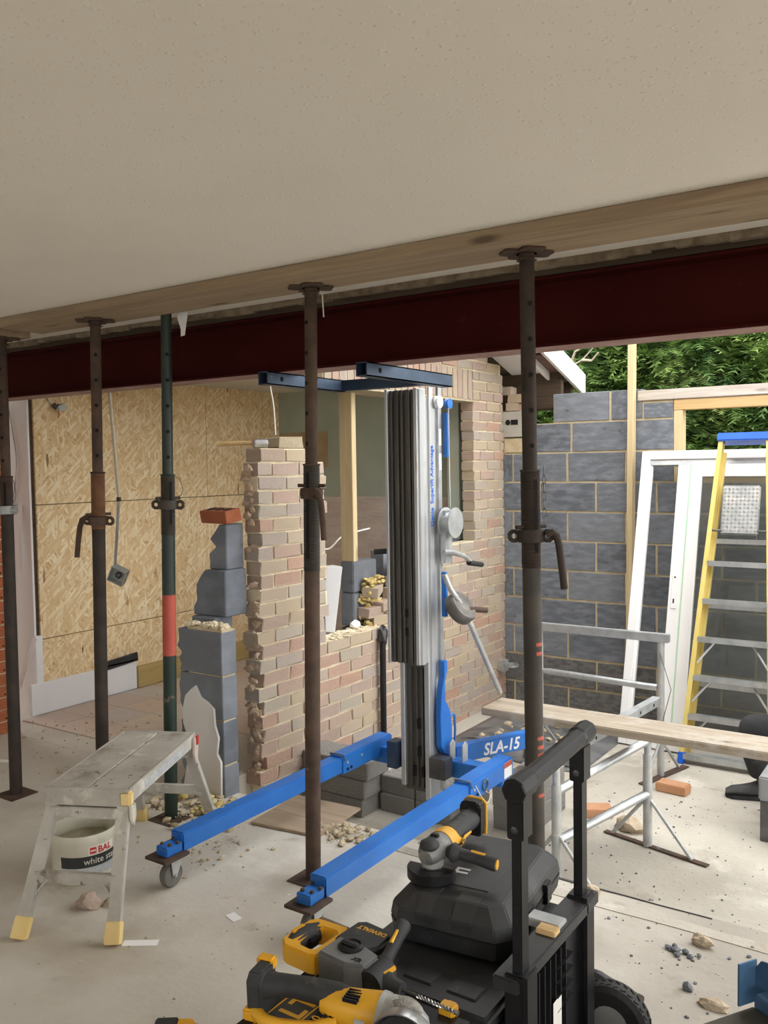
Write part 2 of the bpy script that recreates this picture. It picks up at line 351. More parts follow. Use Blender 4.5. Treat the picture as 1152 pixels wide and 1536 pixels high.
# ragged plasterboard edge of the ceiling and dark timber above the beam
mb = MB()
for k in range(90):
    x = -5.6 + k * .085; h = .012 + .012 * noise.noise(Vector((x * 3, 0, 0))) + .008 * random.random(); d = .02 * noise.noise(Vector((x * 2.3, 5, 0)))
    mb.box(x, x + .086, 2.995, 3.02 + d, 2.345 - h, 2.40)
struct(mb.build('trim_1', mat('torn_plasterboard_edge', (.16, .12, .08), (.30, .25, .18), 20, .95, bump=.6)), 'torn brown plasterboard edge of the ceiling above the beam')
struct(MB().box(-5.9, 2.2, 3.04, 3.20, 2.31, 2.5).build('trim_2', 'dark_wood'), 'dark old timber packed above the steel beam')
struct(MB().box(-5.9, 2.2, 3.0, 3.3, 2.5, 3.3).build('wall_above_beam', 'broken'))
struct(MB().box(-6.05, -5.9, -3.0, 3.3, 0, 2.75).build('wall_left', 'plaster'))
mb = MB().box(-5.9, -3.6, -3.15, -3.0, 0, 2.355).box(-2.2, 2.2, -3.15, -3.0, 0, 2.355).box(-3.6, -2.2, -3.15, -3.0, 0, .9).box(-3.6, -2.2, -3.15, -3.0, 2.0, 2.355)
struct(mb.build('wall_back', 'plaster'))                            # unseen window behind the camera, added to bring daylight into the room
window_portal(-2.9, -3.01, 1.45, 1.4, 1.1, (PI / 2, 0, 0))
mb = MB()                                                           # unseen right wall; wide opening added and sized to light the room
mb.box(2.2, 2.35, -3.0, -2.8, 0, 2.75).box(2.2, 2.35, 1.8, 3.3, 0, 2.75).box(2.2, 2.35, -2.8, 1.8, 2.24, 2.75)
struct(mb.build('wall_right', 'plaster'))
window_portal(2.19, -.5, 1.12, 4.6, 2.24, (PI / 2, 0, PI / 2))
# kitchen shell
WK = struct(MB().box(-5.35, -5.178, 3.505, 6.1, 0, 2.32).build('wall_kitchen_left', 'dark_wood'))
rr = random.Random(3)
for z0, z1 in ((.03, .498), (.503, 1.398), (1.403, 2.285)):
    ys = [3.53, 5.1, 6.0] if z0 != .503 else [3.53, 4.72, 6.0]
    for a, b_ in zip(ys, ys[1:]):
        MB().box(-5.178, -5.16, a + .002, b_ - .002, z0, z1).build('osb_board', 'osb', WK, bevel=.002, seg=1)
struct(MB().box(-6.0, -5.17, 3.49, 3.505, 0, 2.29).build('wall_nib', 'white_wall'), 'white boarded reveal at the left end of the opening')
wf = struct(MB().box(-5.4, -3.2, 6.0, 6.12, 0, 2.6).build('wall_kitchen_far', 'green_plaster'))
MB().box(-5.16, -3.21, 5.988, 6.0, 0, 1.37).build('stripped_tile_area', 'tile_bed', wf, label='pinkish wall where tiles were stripped')
MB().box(-5.14, -4.62, 5.992, 6.0, 1.62, 1.93).build('bare_plaster_patch', mat('bare_plaster', (.36, .25, .14), (.44, .34, .22), 6, .9), wf, label='brown bare plaster patch')
struct(MB().box(-5.4, -3.22, 3.2, 6.1, 2.285, 2.5).build('ceiling_kitchen', mat('kitchen_ceiling', (.62, .60, .54), (.68, .66, .60), 2, .8)))
# skirting along the osb and the timber batten that follows
b = struct(MB().box(-5.16, -5.14, 3.43, 4.31, .005, .215).build('baseboard_left', 'skirting', bevel=.004))
struct(MB().box(-5.16, -5.13, 4.315, 5.99, .005, .165).build('baseboard_timber', 'pine_y', bevel=.003), 'treated timber batten continuing the white skirting')
mb = MB(); mb.box(-5.145, -5.125, 3.98, 4.30, .218, .228); mb.bar((-5.135, 4.0, .225), (-5.135, 4.31, .245), .02, .06)
mb.build('flashing_strip', 'dpm', b, label='strip of black flashing on top of the skirting')

# ------------------------------------------------------------------ steel beam
bm_ = MB()
x0, x1 = -5.12, 2.2
prof = [(3.03, 2.05), (3.176, 2.05), (3.176, 2.061), (3.108, 2.065), (3.108, 2.291), (3.176, 2.295), (3.176, 2.306), (3.03, 2.306), (3.03, 2.295), (3.098, 2.291), (3.098, 2.065), (3.03, 2.061)]
bm_.prism(prof, x1 - x0, frame((x0, 0, 0), (0, 1, 0), (0, 0, 1)))
SB = tag(bm_.build('steel_beam', 'rsj', bevel=.002, seg=1), 'dark red oxide steel I-beam spanning the whole opening', 'beam')
MB().box(-5.10, 2.19, 3.033, 3.173, 2.0488, 2.0502).build('flange_underside', 'oxide_floor_light', SB, label='dusty underside of the beam with floor light painted in')

# ------------------------------------------------------------------ brick wall along the kitchen (runs away from the camera)
XW = -3.1; CH = .0744; ZB = 1.726 - 27 * CH
def roof_y(z): return 6.076 + (2.421 - z) / .33
def spans(zc):
    if zc < .61: a = [(3.43, 6.3)]
    elif zc < 1.06: a = [(3.43, 4.0), (4.62 + (zc - .61) * .55, 6.3)]
    elif zc < 1.65: a = [(3.43, 4.0), (5.79, 6.3)]
    elif zc < 1.73: a = [(3.43, 3.83), (5.79, 6.3)]
    elif zc < 2.098: a = [(5.79, 6.3)]
    elif zc < 2.32: a = [(5.79, 6.3)]
    else: a = [(3.9, min(6.3, roof_y(zc)))]
    return [s for s in a if s[1] - s[0] > .03]
mort = MB(); BR = []
for i in range(0, 39):
    z0 = ZB + i * CH; zc = z0 + CH / 2
    for (a, b_) in spans(zc):
        ja = random.uniform(-.012, .02) if a == 3.43 else (random.uniform(-.06, .06) if .61 < zc < 1.06 else (random.uniform(0, .012) if a == 5.79 else 0))
        if a == 3.43 and zc < 1.0: ja = (-.025 if i % 2 else .0) + random.uniform(-.012, .012)
        jb = random.uniform(-.03, .01) if b_ == 4.0 else (random.uniform(-.02, .0) if b_ == 6.3 and zc > 1.1 else 0)
        a2, b2 = a + ja, b_ + jb
        mort.box(XW - .095, XW - .007, a2 + .006, b2 - .006, z0, z0 + CH)
        if a == 4.0: pass
        y = 3.43 - (.1125 if i % 2 else 0)
        while y < b2 - .01:
            p, q = max(y, a2), min(y + .215, b2)
            if q - p > .035: BR.append(((p + q) / 2, q - p, z0 + .005 + .033))
            y += .225
for y in [4.0 + k * .0745 for k in range(24)]:                       # soldier course
    mort.box(XW - .095, XW - .007, y, y + .0745, 2.098, 2.32)
W1 = struct(mort.build('wall_brick', 'mortar'), 'remaining brick wall of the house with mortar joints')
bms = [unit_brick('brick', 'brick', .07, k) for k in range(5)]
for (yc, L, zc) in BR:
    zz = zc - .033 + .0322
    piece('brick', random.choice(bms), W1, (XW - .05125 + random.uniform(-.002, .002), yc, zz), (.1025, L, .0645))
for y in [4.0 + k * .0745 for k in range(24)]:
    piece('brick', random.choice(bms), W1, (XW - .05125 + random.uniform(-.001, .001), y + .03725, 2.21), (.1025, .215, .0645), (PI / 2, 0, 0))
MB().box(-3.35, -3.10, 3.98, 5.82, 2.088, 2.097).build('lintel', mat('steel_lintel', (.40, .34, .22), (.52, .46, .32), 5, .7), W1)
# broken faces at the toothed end
mb = MB(); rr = random.Random(5)
for k in range(62):
    z = rr.random() * .92 if k < 46 else 1.0 + rr.random() * .7
    mb.rock((XW - .05 + rr.uniform(-.03, .03), 3.412 + rr.uniform(-.008, .01), z), (rr.uniform(.018, .04), rr.uniform(.008, .016), rr.uniform(.014, .028)), k, 1, .9)
mb.build('broken_brick_ends', 'broken', W1)['kind'] = 'stuff'
# inner leaf remains in the opening, cavity insulation
for (y0, y1, z0, z1) in ((4.46, 4.72, .30, .60), (4.46, 4.74, .61, .82), (4.46, 4.72, .825, 1.02)):
    MB().box(-3.352, -3.25, y0, y1, z0, z1).build('inner_block', 'aircrete', W1, bevel=.006)
MB().box(-3.352, -3.25, 3.6, 4.46, 0, .58).build('inner_leaf', 'aircrete', W1, bevel=.005)
MB().box(-3.352, -3.25, 4.46, 6.0, 0, .30).build('inner_leaf', 'aircrete', W1)
MB().box(-3.352, -3.25, 4.80, 6.0, .30, 1.06).build('inner_leaf', 'aircrete', W1)
MB().box(-3.35, -3.25, 5.84, 6.0, 1.06, 2.1).build('window_reveal', 'green_plaster', W1)
MB().box(-3.35, -3.20, 3.95, 6.0, 2.098, 2.6).build('inner_lintel', 'concrete_pad', W1)
mb = MB(); rr = random.Random(11)
for k in range(170):
    q = rr.random(); mb.rock((-3.22 + rr.uniform(-.03, .05), 4.52 + rr.uniform(-.03, .12) + q * .05, .61 + q * .30), (rr.uniform(.008, .024), rr.uniform(.01, .028), rr.uniform(.006, .018)), k, 1, .8)
mb.build('cavity_insulation', 'foam', W1, label='crumbling yellow cavity insulation')['kind'] = 'stuff'
mb = MB()
for k in range(70):
    mb.rock((-3.16 + rr.uniform(-.07, .05), rr.uniform(4.0, 4.62), .612), (rr.uniform(.01, .03), rr.uniform(.01, .035), rr.uniform(.004, .012)), k, 1, .6)
mb.build('mortar_crumbs', 'mortar', W1)['kind'] = 'stuff'

# ------------------------------------------------------------------ block stub under the beam (broken inner leaf, plaster on the room face)
rr = random.Random(2)
STUB = struct(MB().box(-3.28, -3.045, 3.078, 3.165, -.05, .83).build('wall_stub', 'mortar_ochre'), 'broken stub of block wall with plaster left on it')
for k in range(4):
    z0 = -.06 + k * .222; z1 = z0 + .214
    n = 7; L = []
    for j in range(n + 1): L.append((-3.335 + .028 * noise.noise(Vector((j * .9 + k * 3.3, 2, 0))) + rr.uniform(-.012, .012), z0 + (z1 - z0) * j / n))
    poly = [(-3.04, z0), (-3.04, z1)] + [(x, z) for x, z in reversed(L)]
    MB().prism(poly, .104, frame((0, 3.174, 0), (1, 0, 0), (0, 0, 1))).build('block', 'aircrete', STUB, bevel=.004, seg=1)
P = [(-3.33, -.03), (-3.055, -.03), (-3.05, .18), (-3.075, .22), (-3.062, .30), (-3.085, .36), (-3.09, .44), (-3.13, .47), (-3.18, .49), (-3.215, .545), (-3.25, .52), (-3.29, .485), (-3.315, .40), (-3.31, .34), (-3.28, .27), (-3.272, .2), (-3.30, .1)]
MB().prism(P, .014, frame((0, 3.07, 0), (1, 0, 0), (0, 0, 1))).build('plaster_patch', 'plaster', STUB, bevel=.003, seg=1)
mb = MB()
for k in range(60): mb.rock((rr.uniform(-3.3, -3.06), rr.uniform(3.09, 3.16), .83 + rr.random() * .02), (rr.uniform(.008, .025), rr.uniform(.008, .02), rr.uniform(.005, .016)), k, 1, .6)
mb.build('mortar_crumbs', 'mortar', STUB)['kind'] = 'stuff'
# stepped blocks of the inner leaf behind it
def rough_block(x0, x1, y0, y1, z0, z1, seed, m='aircrete', parent=None):
    rr = random.Random(seed); n = 6
    L = [(x0 + rr.uniform(-.03, .03) + .05 * (j / n), z0 + (z1 - z0) * j / n) for j in range(n + 1)]
    poly = [(x1, z0), (x1, z1)] + list(reversed(L))
    return MB().prism(poly, y1 - y0, frame((0, y1, 0), (1, 0, 0), (0, 0, 1))).build('block', m, parent, bevel=.006, seg=1)
rough_block(-3.40, -3.21, 3.2, 3.33, .0, .86, 3, parent=STUB)
rough_block(-3.39, -3.17, 3.24, 3.40, .86, 1.10, 4, parent=STUB)
rough_block(-3.31, -3.185, 3.27, 3.40, 1.10, 1.335, 9, parent=STUB)

# ------------------------------------------------------------------ far block wall of the extension
YB = 6.3; BH = .225
mort = MB(); BL = []
tops = 1.93
for k in range(-1, 10):
    z1 = tops - k * BH; z0 = z1 - BH
    j0 = -2.571 if k % 2 else -2.346
    if k == -1: sp = [(-2.685, -2.0)]; j0 = -2.235
    elif k == 0: sp = [(-2.92, -1.775), (-.55, 1.7)]; j0 = -2.537
    elif k == 1: sp = [(-3.1, -1.775), (-.55, 1.7)]
    else: sp = [(-3.1, 1.7)]
    for (a, b_) in sp:
        mort.box(a + .004, b_ - .004, YB + .007, YB + .097, z0, z1 - (.01 if k == -1 else 0))
        x = j0 - .45 * 4
        while x < b_:
            p, q = max(x + .008, a), min(x + .442, b_)
            if q - p > .04: BL.append(((p + q) / 2, q - p, z0 + .0125 + .1, k))
            x += .45
mort.box(-2.0, -1.78, YB + .007, YB + .097, 1.93, 2.06).box(-3.3, -3.09, YB + .007, YB + .097, -.3, 1.83)
WB = struct(mort.build('wall_far', 'mortar_ochre'), 'new blue-grey block wall with sandy mortar joints')
b1 = [unit_brick('block', 'aircrete', .02, k + 20, .012, ratio=(.44, .1, .215)) for k in range(4)]
b2 = [unit_brick('block', 'darkblock', .02, k + 30, .012, ratio=(.44, .1, .215)) for k in range(2)]
for (xc, L, zc, k) in BL:
    piece('block', random.choice(b2 if k >= 8 else b1), WB, (xc, YB + .05 + random.uniform(-.001, .001), zc), (L, .1, .209))
piece('block', b1[0], WB, (-1.885, YB + .05, 1.99), (.205, .1, .105))
pad = MB().box(-3.14, -2.93, YB - .004, YB + .1, 1.835, 2.035).build('padstone', 'concrete_pad', WB, bevel=.004)
MB().lathe([(.022, 0), (.022, .002)], 12, frame((-3.06, YB - .005, 1.95), (1, 0, 0), (0, 0, 1))).build('hole', 'hole', pad)
MB().box(-3.035, -2.975, YB - .006, YB - .004, 1.93, 1.97).build('slot', 'hole', pad)
MB().box(-3.1, -2.93, YB + .004, YB + .1, 1.71, 1.825).build('block', 'mortar_ochre', WB, bevel=.006)
for k, (x, z, L, hh, r) in enumerate(((-3.03, 2.07, .11, .06, .05), (-2.93, 2.06, .09, .06, -.1), (-3.0, 2.135, .14, .065, .03), (-3.09, 2.20, .1, .06, 0))):
    piece('brick', bms[k % 5], WB, (x, YB + .06, z), (L, .1, hh), (0, r, 0))
# timber wall plate and window opening
MB().box(-2.03, 1.7, YB - .012, YB + .1, 2.062, 2.135).build('wall_plate', 'wall_plate', WB, bevel=.004)
WN = struct(MB().box(-1.775, -1.715, YB + .0, YB + .09, 1.48, 1.984).build('window_1', 'pine', bevel=.003), 'pine lining of the unglazed window opening')
MB().box(-1.775, -.55, YB + .0, YB + .09, 1.985, 2.06).build('window_head', 'pine_x', WN, bevel=.003)
MB().box(-.61, -.55, YB + .0, YB + .09, 1.48, 1.985).build('window_jamb', 'pine', WN, bevel=.003)
MB().box(-1.715, -.61, YB + .0, YB + .09, 1.47, 1.51).build('window_cill', 'pine_x', WN, bevel=.003)

# ------------------------------------------------------------------ roof verge of the house
def rz(y): return 2.432 + (6.209 - y) * .32
RF = struct(MB().add([(-5.6, 3.2, rz(3.2) + .02), (-2.7, 3.2, rz(3.2) + .02), (-2.7, 6.86, rz(6.86) + .02), (-5.6, 6.86, rz(6.86) + .02), (-5.6, 3.2, rz(3.2) + .10), (-2.7, 3.2, rz(3.2) + .10), (-2.7, 6.86, rz(6.86) + .10), (-5.6, 6.86, rz(6.86) + .10)],
    [(0, 3, 2, 1), (4, 5, 6, 7), (0, 1, 5, 4), (1, 2, 6, 5), (2, 3, 7, 6), (3, 0, 4, 7)]).build('roof', 'dark_wood'), 'low pitched kitchen roof')
def slope(x0, x1, ya, yb, h0, h1):
    v = []
    for h in (h0, h1): v += [(x0, ya, rz(ya) + h), (x1, ya, rz(ya) + h), (x1, yb, rz(yb) + h), (x0, yb, rz(yb) + h)]
    return MB().add(v, [(0, 3, 2, 1), (4, 5, 6, 7), (0, 1, 5, 4), (1, 2, 6, 5), (2, 3, 7, 6), (3, 0, 4, 7)])
slope(-3.12, -2.80, 4.0, 6.52, .0, .018).build('soffit_board', 'upvc', RF)
slope(-2.815, -2.795, 4.0, 6.5, -.06, .05).build('fascia', 'upvc', RF)
slope(-2.80, -2.67, 6.2, 6.86, .0, .012).build('soffit_board', mat('brown_soffit', (.16, .09, .075), (.22, .14, .12), 3, .6), RF)
slope(-2.67, -2.645, 4.0, 6.875, -.05, .12).build('barge_board', 'upvc', RF)
slope(-3.3, -2.7, 6.50, 6.55, -.28, .0).build('rafter_end', 'dark_wood', RF)
slope(-3.3, -2.7, 6.7, 6.74, -.10, .0).build('rafter_end', 'dark_wood', RF)

# ------------------------------------------------------------------ conifers behind the block wall
def conifer(cx, cy, h, rad, n, seed, label):
    t = thing('conifer_tree', label, 'tree', (cx, cy, -.5), group='conifers behind the block wall')
    rr = random.Random(seed); mb = MB(); br = MB()
    br.tube([(cx, cy, -.5), (cx + .05, cy, h * .5), (cx, cy, h)], [.12, .08, .02], 8)
    for k in range(n):
        z = rr.uniform(.2, h); a = rr.uniform(PI, 2 * PI) if rr.random() < .78 else rr.uniform(0, PI)
        rmax = rad * (1 - (z / h) ** 2 * .55) * (1 + .22 * noise.noise(Vector((math.cos(a) * 2, math.sin(a) * 2, z * 1.3 + seed))))
        r = rmax * (1 - .45 * rr.random() ** 2)
        p = Vector((cx + r * math.cos(a), cy + r * math.sin(a) * .55, z))
        out = Vector((math.cos(a), math.sin(a), rr.uniform(-.5, .35))).normalized()
        out = (out + Vector((rr.uniform(-.7, .7), rr.uniform(-.7, .7), rr.uniform(-.5, .5)))).normalized()
        side = out.cross(Vector((rr.uniform(-.4, .4), rr.uniform(-.4, .4), 1))).normalized(); up = side.cross(out)
        L = rr.uniform(.11, .24)
        vs = []; fs = []
        for j in range(4):
            d = L * (j + .3) / 4; wv = L * .46 * (1 - j / 5.5)
            for s in (-1, 1):
                b0 = p + out * d; tip = b0 + out * L * .25 + side * s * wv + up * rr.uniform(-.015, .01)
                q = len(vs); vs += [b0 - out * .012, b0 + out * .022, tip]
                fs.append((q, q + 1, q + 2))
        q = len(vs); vs += [p - side * .004, p + side * .004, p + out * L * 1.25]; fs.append((q, q + 1, q + 2))
        mb.add(vs, fs)
    for k in range(16):
        z = rr.uniform(.6, h * .9); a = rr.uniform(PI, 2 * PI); L = rad * .95
        p0 = Vector((cx, cy, z - .25)); p1 = p0 + Vector((math.cos(a) * L * .6, math.sin(a) * L * .35, .2)); p2 = p0 + Vector((math.cos(a) * L, math.sin(a) * L * .55, .42))
        br.tube([p0, p1, p2], [.03, .018, .004], 6)
    br.build('trunk', 'bark', t)
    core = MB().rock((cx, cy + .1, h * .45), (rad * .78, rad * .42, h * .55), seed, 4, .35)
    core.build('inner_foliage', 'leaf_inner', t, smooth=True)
    me = mb.build('foliage', 'leaf', t); me['kind'] = 'stuff'
conifer(-3.9, 8.7, 4.6, 1.15, 9000, 1, 'dark conifer showing left of the upright timber batten')
conifer(-2.3, 8.9, 5.2, 1.2, 12000, 2, 'conifer rising behind the timber batten and block wall')
conifer(-.9, 8.8, 4.9, 1.2, 11000, 3, 'brightest conifer behind the window opening at right')
conifer(.7, 8.9, 5.0, 1.2, 4000, 4, 'conifer past the right edge of the window opening')
mb = MB()
for pts in ([(-3.35, 7.95, 2.35), (-3.2, 7.9, 2.52), (-3.05, 7.85, 2.58), (-2.9, 7.8, 2.70)], [(-3.2, 7.9, 2.52), (-3.12, 7.85, 2.66), (-3.0, 7.8, 2.70)], [(-3.05, 7.85, 2.58), (-2.94, 7.8, 2.56), (-2.86, 7.75, 2.62)]):
    mb.tube(pts, [.014, .011, .008, .004][:len(pts)], 6)
tag(mb.build('bare_branch', mat('pale_twig', (.34, .28, .22), (.44, .38, .30), 10, .9)), 'bare pale branch poking from the dark conifer above the roof verge', 'branch')
# ------------------------------------------------------------------ timber plate under the ceiling
tag(MB().box(-3.9, 1.9, 2.485, 2.738, 2.31, 2.354).build('needle_board', 'old_wood', bevel=.003), 'long weathered timber board pressed against the ceiling by the props', 'board')
tag(MB().box(-5.2, -3.985, 2.53, 2.73, 2.295, 2.33).build('needle_board', 'old_wood', bevel=.003), 'short timber packer above the leftmost prop', 'board')
mb = MB().box(-5.2, -3.985, 2.53, 2.73, 2.33, 2.354)
tag(mb.build('packing_board', 'old_wood', bevel=.002), 'thin packing board between the leftmost packer and the ceiling', 'board')

# ------------------------------------------------------------------ steel props
def prop(label, base, top, zcol, ztop_thr, zlow_thr, lower, upper, hd, thread='rust_orange', chain=False, band=None, head=True, loop=False, coll='rust', sleeve=False):
    b = Vector(base); t_ = Vector(top); d = (t_ - b); L = d.length; d.normalize()
    T = thing('steel_prop', label, 'prop', tuple(b), group='steel props under the ceiling')
    at = lambda z: b + d * ((z - b.z) / d.z)
    F = lambda z: frame(at(z), (1, 0, -d.x / d.z), Vector((0, 1, -d.y / d.z)))
    # base plate
    pl = MB().box(-.075, .075, -.075, .075, 0, .006, Matrix.Translation(b)).build('base_plate', 'rust', T, bevel=.002, seg=1)
    MB().cyl(at(.005), at(zlow_thr), .0302, 20).build('outer_tube', lower, T, smooth=True)
    if band:
        MB().cyl(at(band[0]), at(band[1]), .0306, 20).build('paint_band', 'red_paint', T, smooth=True, label='red painted band')
    th = MB(); prof = []; z = zlow_thr; n = max(8, int((ztop_thr - zlow_thr) / .0065))
    for k in range(n):
        zz = zlow_thr + (ztop_thr - zlow_thr) * k / n; st = (ztop_thr - zlow_thr) / n
        prof += [(.0300, zz - b.z), (.0322, zz + st * .35 - b.z), (.0322, zz + st * .65 - b.z)]
    prof.append((.030, ztop_thr - b.z))
    xx_ = (Vector((1, 0, 0)) - d * d.x).normalized(); FR = frame(b, xx_, d.cross(xx_))
    th.lathe([(r, z / d.z) for r, z in prof], 20, FR)
    sl = th.build('thread', thread, T, smooth=True)
    a0 = hd
    s_ = FR @ Matrix.Rotation(a0 - .9, 4, 'Z')
    MB().box(.0285, .0328, -.006, .006, zlow_thr + .05, ztop_thr - .03, s_).build('slot', 'hole', sl)
    MB().lathe([(.033, ztop_thr - .004), (.0345, ztop_thr), (.033, ztop_thr + .003)], 20, FR).build('rim', lower, T)
    it = MB().cyl(at(zlow_thr + .02), at(t_.z - .008), .0242, 18).build('inner_tube', upper, T, smooth=True)
    hs = MB()
    zz = ztop_thr + .08
    while zz < t_.z - .1:
        for s in (0, 1):
            hs.lathe([(.0085, -.0005), (.0085, .0006)], 10, FR @ Matrix.Rotation(a0 - 1.2 + s * PI, 4, 'Z') @ Matrix.Translation((.0242, 0, zz)) @ Matrix.Rotation(PI / 2, 4, 'Y'))
        zz += .115
    hs.build('pin_holes', 'hole', it)['kind'] = 'stuff'
    # collar nut, two lugs, drop handle, pin
    cn = MB().lathe([(.031, zcol - .022), (.043, zcol - .02), (.045, zcol), (.043, zcol + .02), (.031, zcol + .022)], 16, FR).build('collar_nut', coll, T, smooth=True)
    for s in (0, PI):
        R_ = FR @ Matrix.Rotation(a0 + s, 4, 'Z')
        rg = MB(); pts = [R_ @ Vector((.055 + .016 * math.cos(q * PI / 5), 0, zcol + .016 * math.sin(q * PI / 5))) for q in range(11)]
        rg.tube(pts, .0075, 8); rg.build('lug', coll, cn, smooth=True)
    R_ = FR @ Matrix.Rotation(a0, 4, 'Z')
    if not loop:
        MB().tube([R_ @ Vector(p) for p in ((.05, -.015, zcol + .004), (.07, -.012, zcol + .012), (.083, -.008, zcol + .002), (.09, 0, zcol - .03), (.097, .004, zcol - .09), (.105, .006, zcol - .175))], .0122, 10).build('handle', coll, cn, smooth=True)
    MB().cyl(FR @ Vector((-.058 * math.cos(a0 + .7), -.058 * math.sin(a0 + .7), zcol + .03)), FR @ Vector((.058 * math.cos(a0 + .7), .058 * math.sin(a0 + .7), zcol + .03)), .007, 10).build('pin', coll, T, smooth=True)
    if loop or chain:
        w = MB()
        if chain:
            zz = ztop_thr - .004; k = 0
            while zz > zcol + .03:
                R2 = FR @ Matrix.Rotation(a0 + .05 * math.sin(zz * 40), 4, 'Z'); pts = []
                for q in range(9):
                    a = q * PI / 4; u = .0055 * math.cos(a); v_ = .017 * math.sin(a)
                    pts.append(R2 @ (Vector((.045 + (u if k % 2 else 0), (0 if k % 2 else u), zz + v_))))
                w.tube(pts, .0018, 5); zz -= .027; k += 1
            w.build('chain', 'dark_steel', T, smooth=True)['kind'] = 'stuff'
        else:
            R2 = FR @ Matrix.Rotation(a0, 4, 'Z')
            w.tube([R2 @ Vector(p) for p in ((.034, 0, ztop_thr - .01), (.055, 0, ztop_thr - .02), (.07, 0, (ztop_thr + zcol) / 2), (.06, 0, zcol + .045), (.035, 0, zcol + .03))], .0016, 6)
            w.build('pin_wire', 'dark_steel', T, smooth=True)
    if head:
        pts = []
        for k in range(40):
            a = 2 * PI * k / 40; r = .062 + .026 * abs(math.cos(2 * a)) ** .8 - .006 * math.cos(8 * a)
            pts.append((r * math.cos(a + .78), r * math.sin(a + .78)))
        hp = MB().prism(pts, .007, Matrix.Translation((t_.x, t_.y, t_.z - .0075))).build('head_plate', 'rust', T, label='rusty notched head plate')
        MB().lathe([(.034, -.028), (.026, -.03), (.026, -.0075), (.034, -.0075)], 16, Matrix.Translation(t_)).build('weld_collar', 'rust', hp)
    return T
Rr = lambda *p: p
prop('leftmost steel prop, rusty, cut by the left edge of the picture', (-3.985, 2.555, 0), (-4.085, 2.632, 2.295), 1.431, 1.60, 1.40, 'dark_rust', 'rust', 0.1, thread='rust', coll='zinc_dull', loop=True)
prop('rusty steel prop standing behind the aluminium work bench, handle hanging left', (-3.47, 2.68, 0), (-3.356, 2.635, 2.31), 1.39, 1.615, 1.35, 'dark_rust', 'rust', PI + .5, loop=False)
prop('dark green steel prop with a red painted band', (-3.081, 2.757, 0), (-3.03, 2.766, 2.353), 1.462, 1.598, 1.325, 'green_paint', 'green_paint', .55, thread='dark_tube', coll='dark_tube', band=(.77, 1.05), head=True, loop=True)
prop('brown rusty steel prop in front of the brick pier, standing between the blue lift legs', (-2.144, 2.639, 0), (-2.119, 2.664, 2.31), 1.521, 1.632, 1.22, 'rust', 'rust', -.5, thread='dark_tube')
prop('tallest-looking dark steel prop behind the tool trolley, with a hanging chain and red marks', (-1.19, 2.639, 0), (-1.225, 2.668, 2.31), 1.385, 1.60, 1.28, 'dark_tube', 'dark_rust', .35, thread='dark_rust', coll='dark_rust', chain=True)

pt = bpy.data.objects['steel_prop.004'] if 'steel_prop.004' in bpy.data.objects else None
if pt:
    for z in (1.03, 1.00, .72, .69, .665, .60, .53):
        mk = MB(); b0 = Vector((-1.19, 2.639, 0)); d0 = Vector((-.035, .029, 2.31)).normalized(); c0 = b0 + d0 * z
        vs = []; a_ = [-.75 + .12 * k for k in range(9)]
        for a in a_: vs += [(c0.x + .0306 * math.cos(a), c0.y + .0306 * math.sin(a), c0.z - .006), (c0.x + .0306 * math.cos(a), c0.y + .0306 * math.sin(a), c0.z + .006)]
        mk.add(vs, [(2 * k, 2 * k + 2, 2 * k + 3, 2 * k + 1) for k in range(8)]).build('red_mark', 'red_paint', pt)

# ------------------------------------------------------------------ material lift
LX, LY = -2.22, 3.7
T = thing('material_lift', 'blue and aluminium hand-cranked material lift holding up the steel beam', 'lift', (LX, LY, 0))
def chan(x0, x1, y0, y1, z0, z1, name, m='alu', parent=T, bevel=.003): return MB().box(x0, x1, y0, y1, z0, z1).build(name, m, parent, bevel=bevel, seg=1)
# fixed column (lower) and raised column
FX0, FX1, FY0, FY1 = -2.375, -2.205, 3.64, 3.76
fc = MB()
for (a, b_) in ((FX0, FX0 + .026), (FX1 - .03, FX1)): fc.box(a, b_, FY0, FY1, -.03 if a > -2.3 else .02, 1.95)
fixed = fc.build('fixed_column', 'alu', T, bevel=.003, seg=1)
MB().box(FX0 + .02, FX1 - .02, FY0 + .02, FY1 - .01, .0, 1.94).build('column_web', 'alu_shaded', fixed)
for x in (FX0 + .05, FX0 + .085, FX0 + .115): MB().box(x, x + .012, FY0 + .008, FY0 + .025, .02, .62).build('column_rib', 'alu_shaded', fixed)
for (x, z) in ((FX0 + .098, .32), (FX0 + .098, .18), (FX0 + .07, .08), (FX0 + .12, .08)): MB().box(x, x + .016, FY0 - .002, FY0 + .012, z, z + .05).build('slot', 'hole', fixed)
RX0, RX1, RY0, RY1 = -2.388, -2.205, 3.555, 3.638
rc = MB()
rc.box(RX0, RX0 + .016, RY0, RY1, .655, 1.99).box(RX1 - .02, RX1, RY0, RY1, .66, 1.99)
raised = rc.build('raised_column', 'alu', T, bevel=.002, seg=1)
MB().box(RX0 + .012, RX1 - .014, RY0 + .018, RY1, .66, 1.985).build('column_web', 'alu_shaded', raised)
for x, wd in ((RX0 + .028, .012), (RX0 + .055, .02), (RX0 + .088, .012), (RX0 + .118, .022), (RX0 + .148, .010)): MB().box(x, x + wd, RY0 + .004, RY0 + .03, .66, 1.985).build('column_rib', 'alu_shaded', raised, bevel=.002, seg=1)
for (x, z) in ((RX0 + .105, .80), (RX0 + .105, .89)): MB().box(x, x + .014, RY0 + .0, RY0 + .014, z, z + .035).build('slot', 'hole', raised)
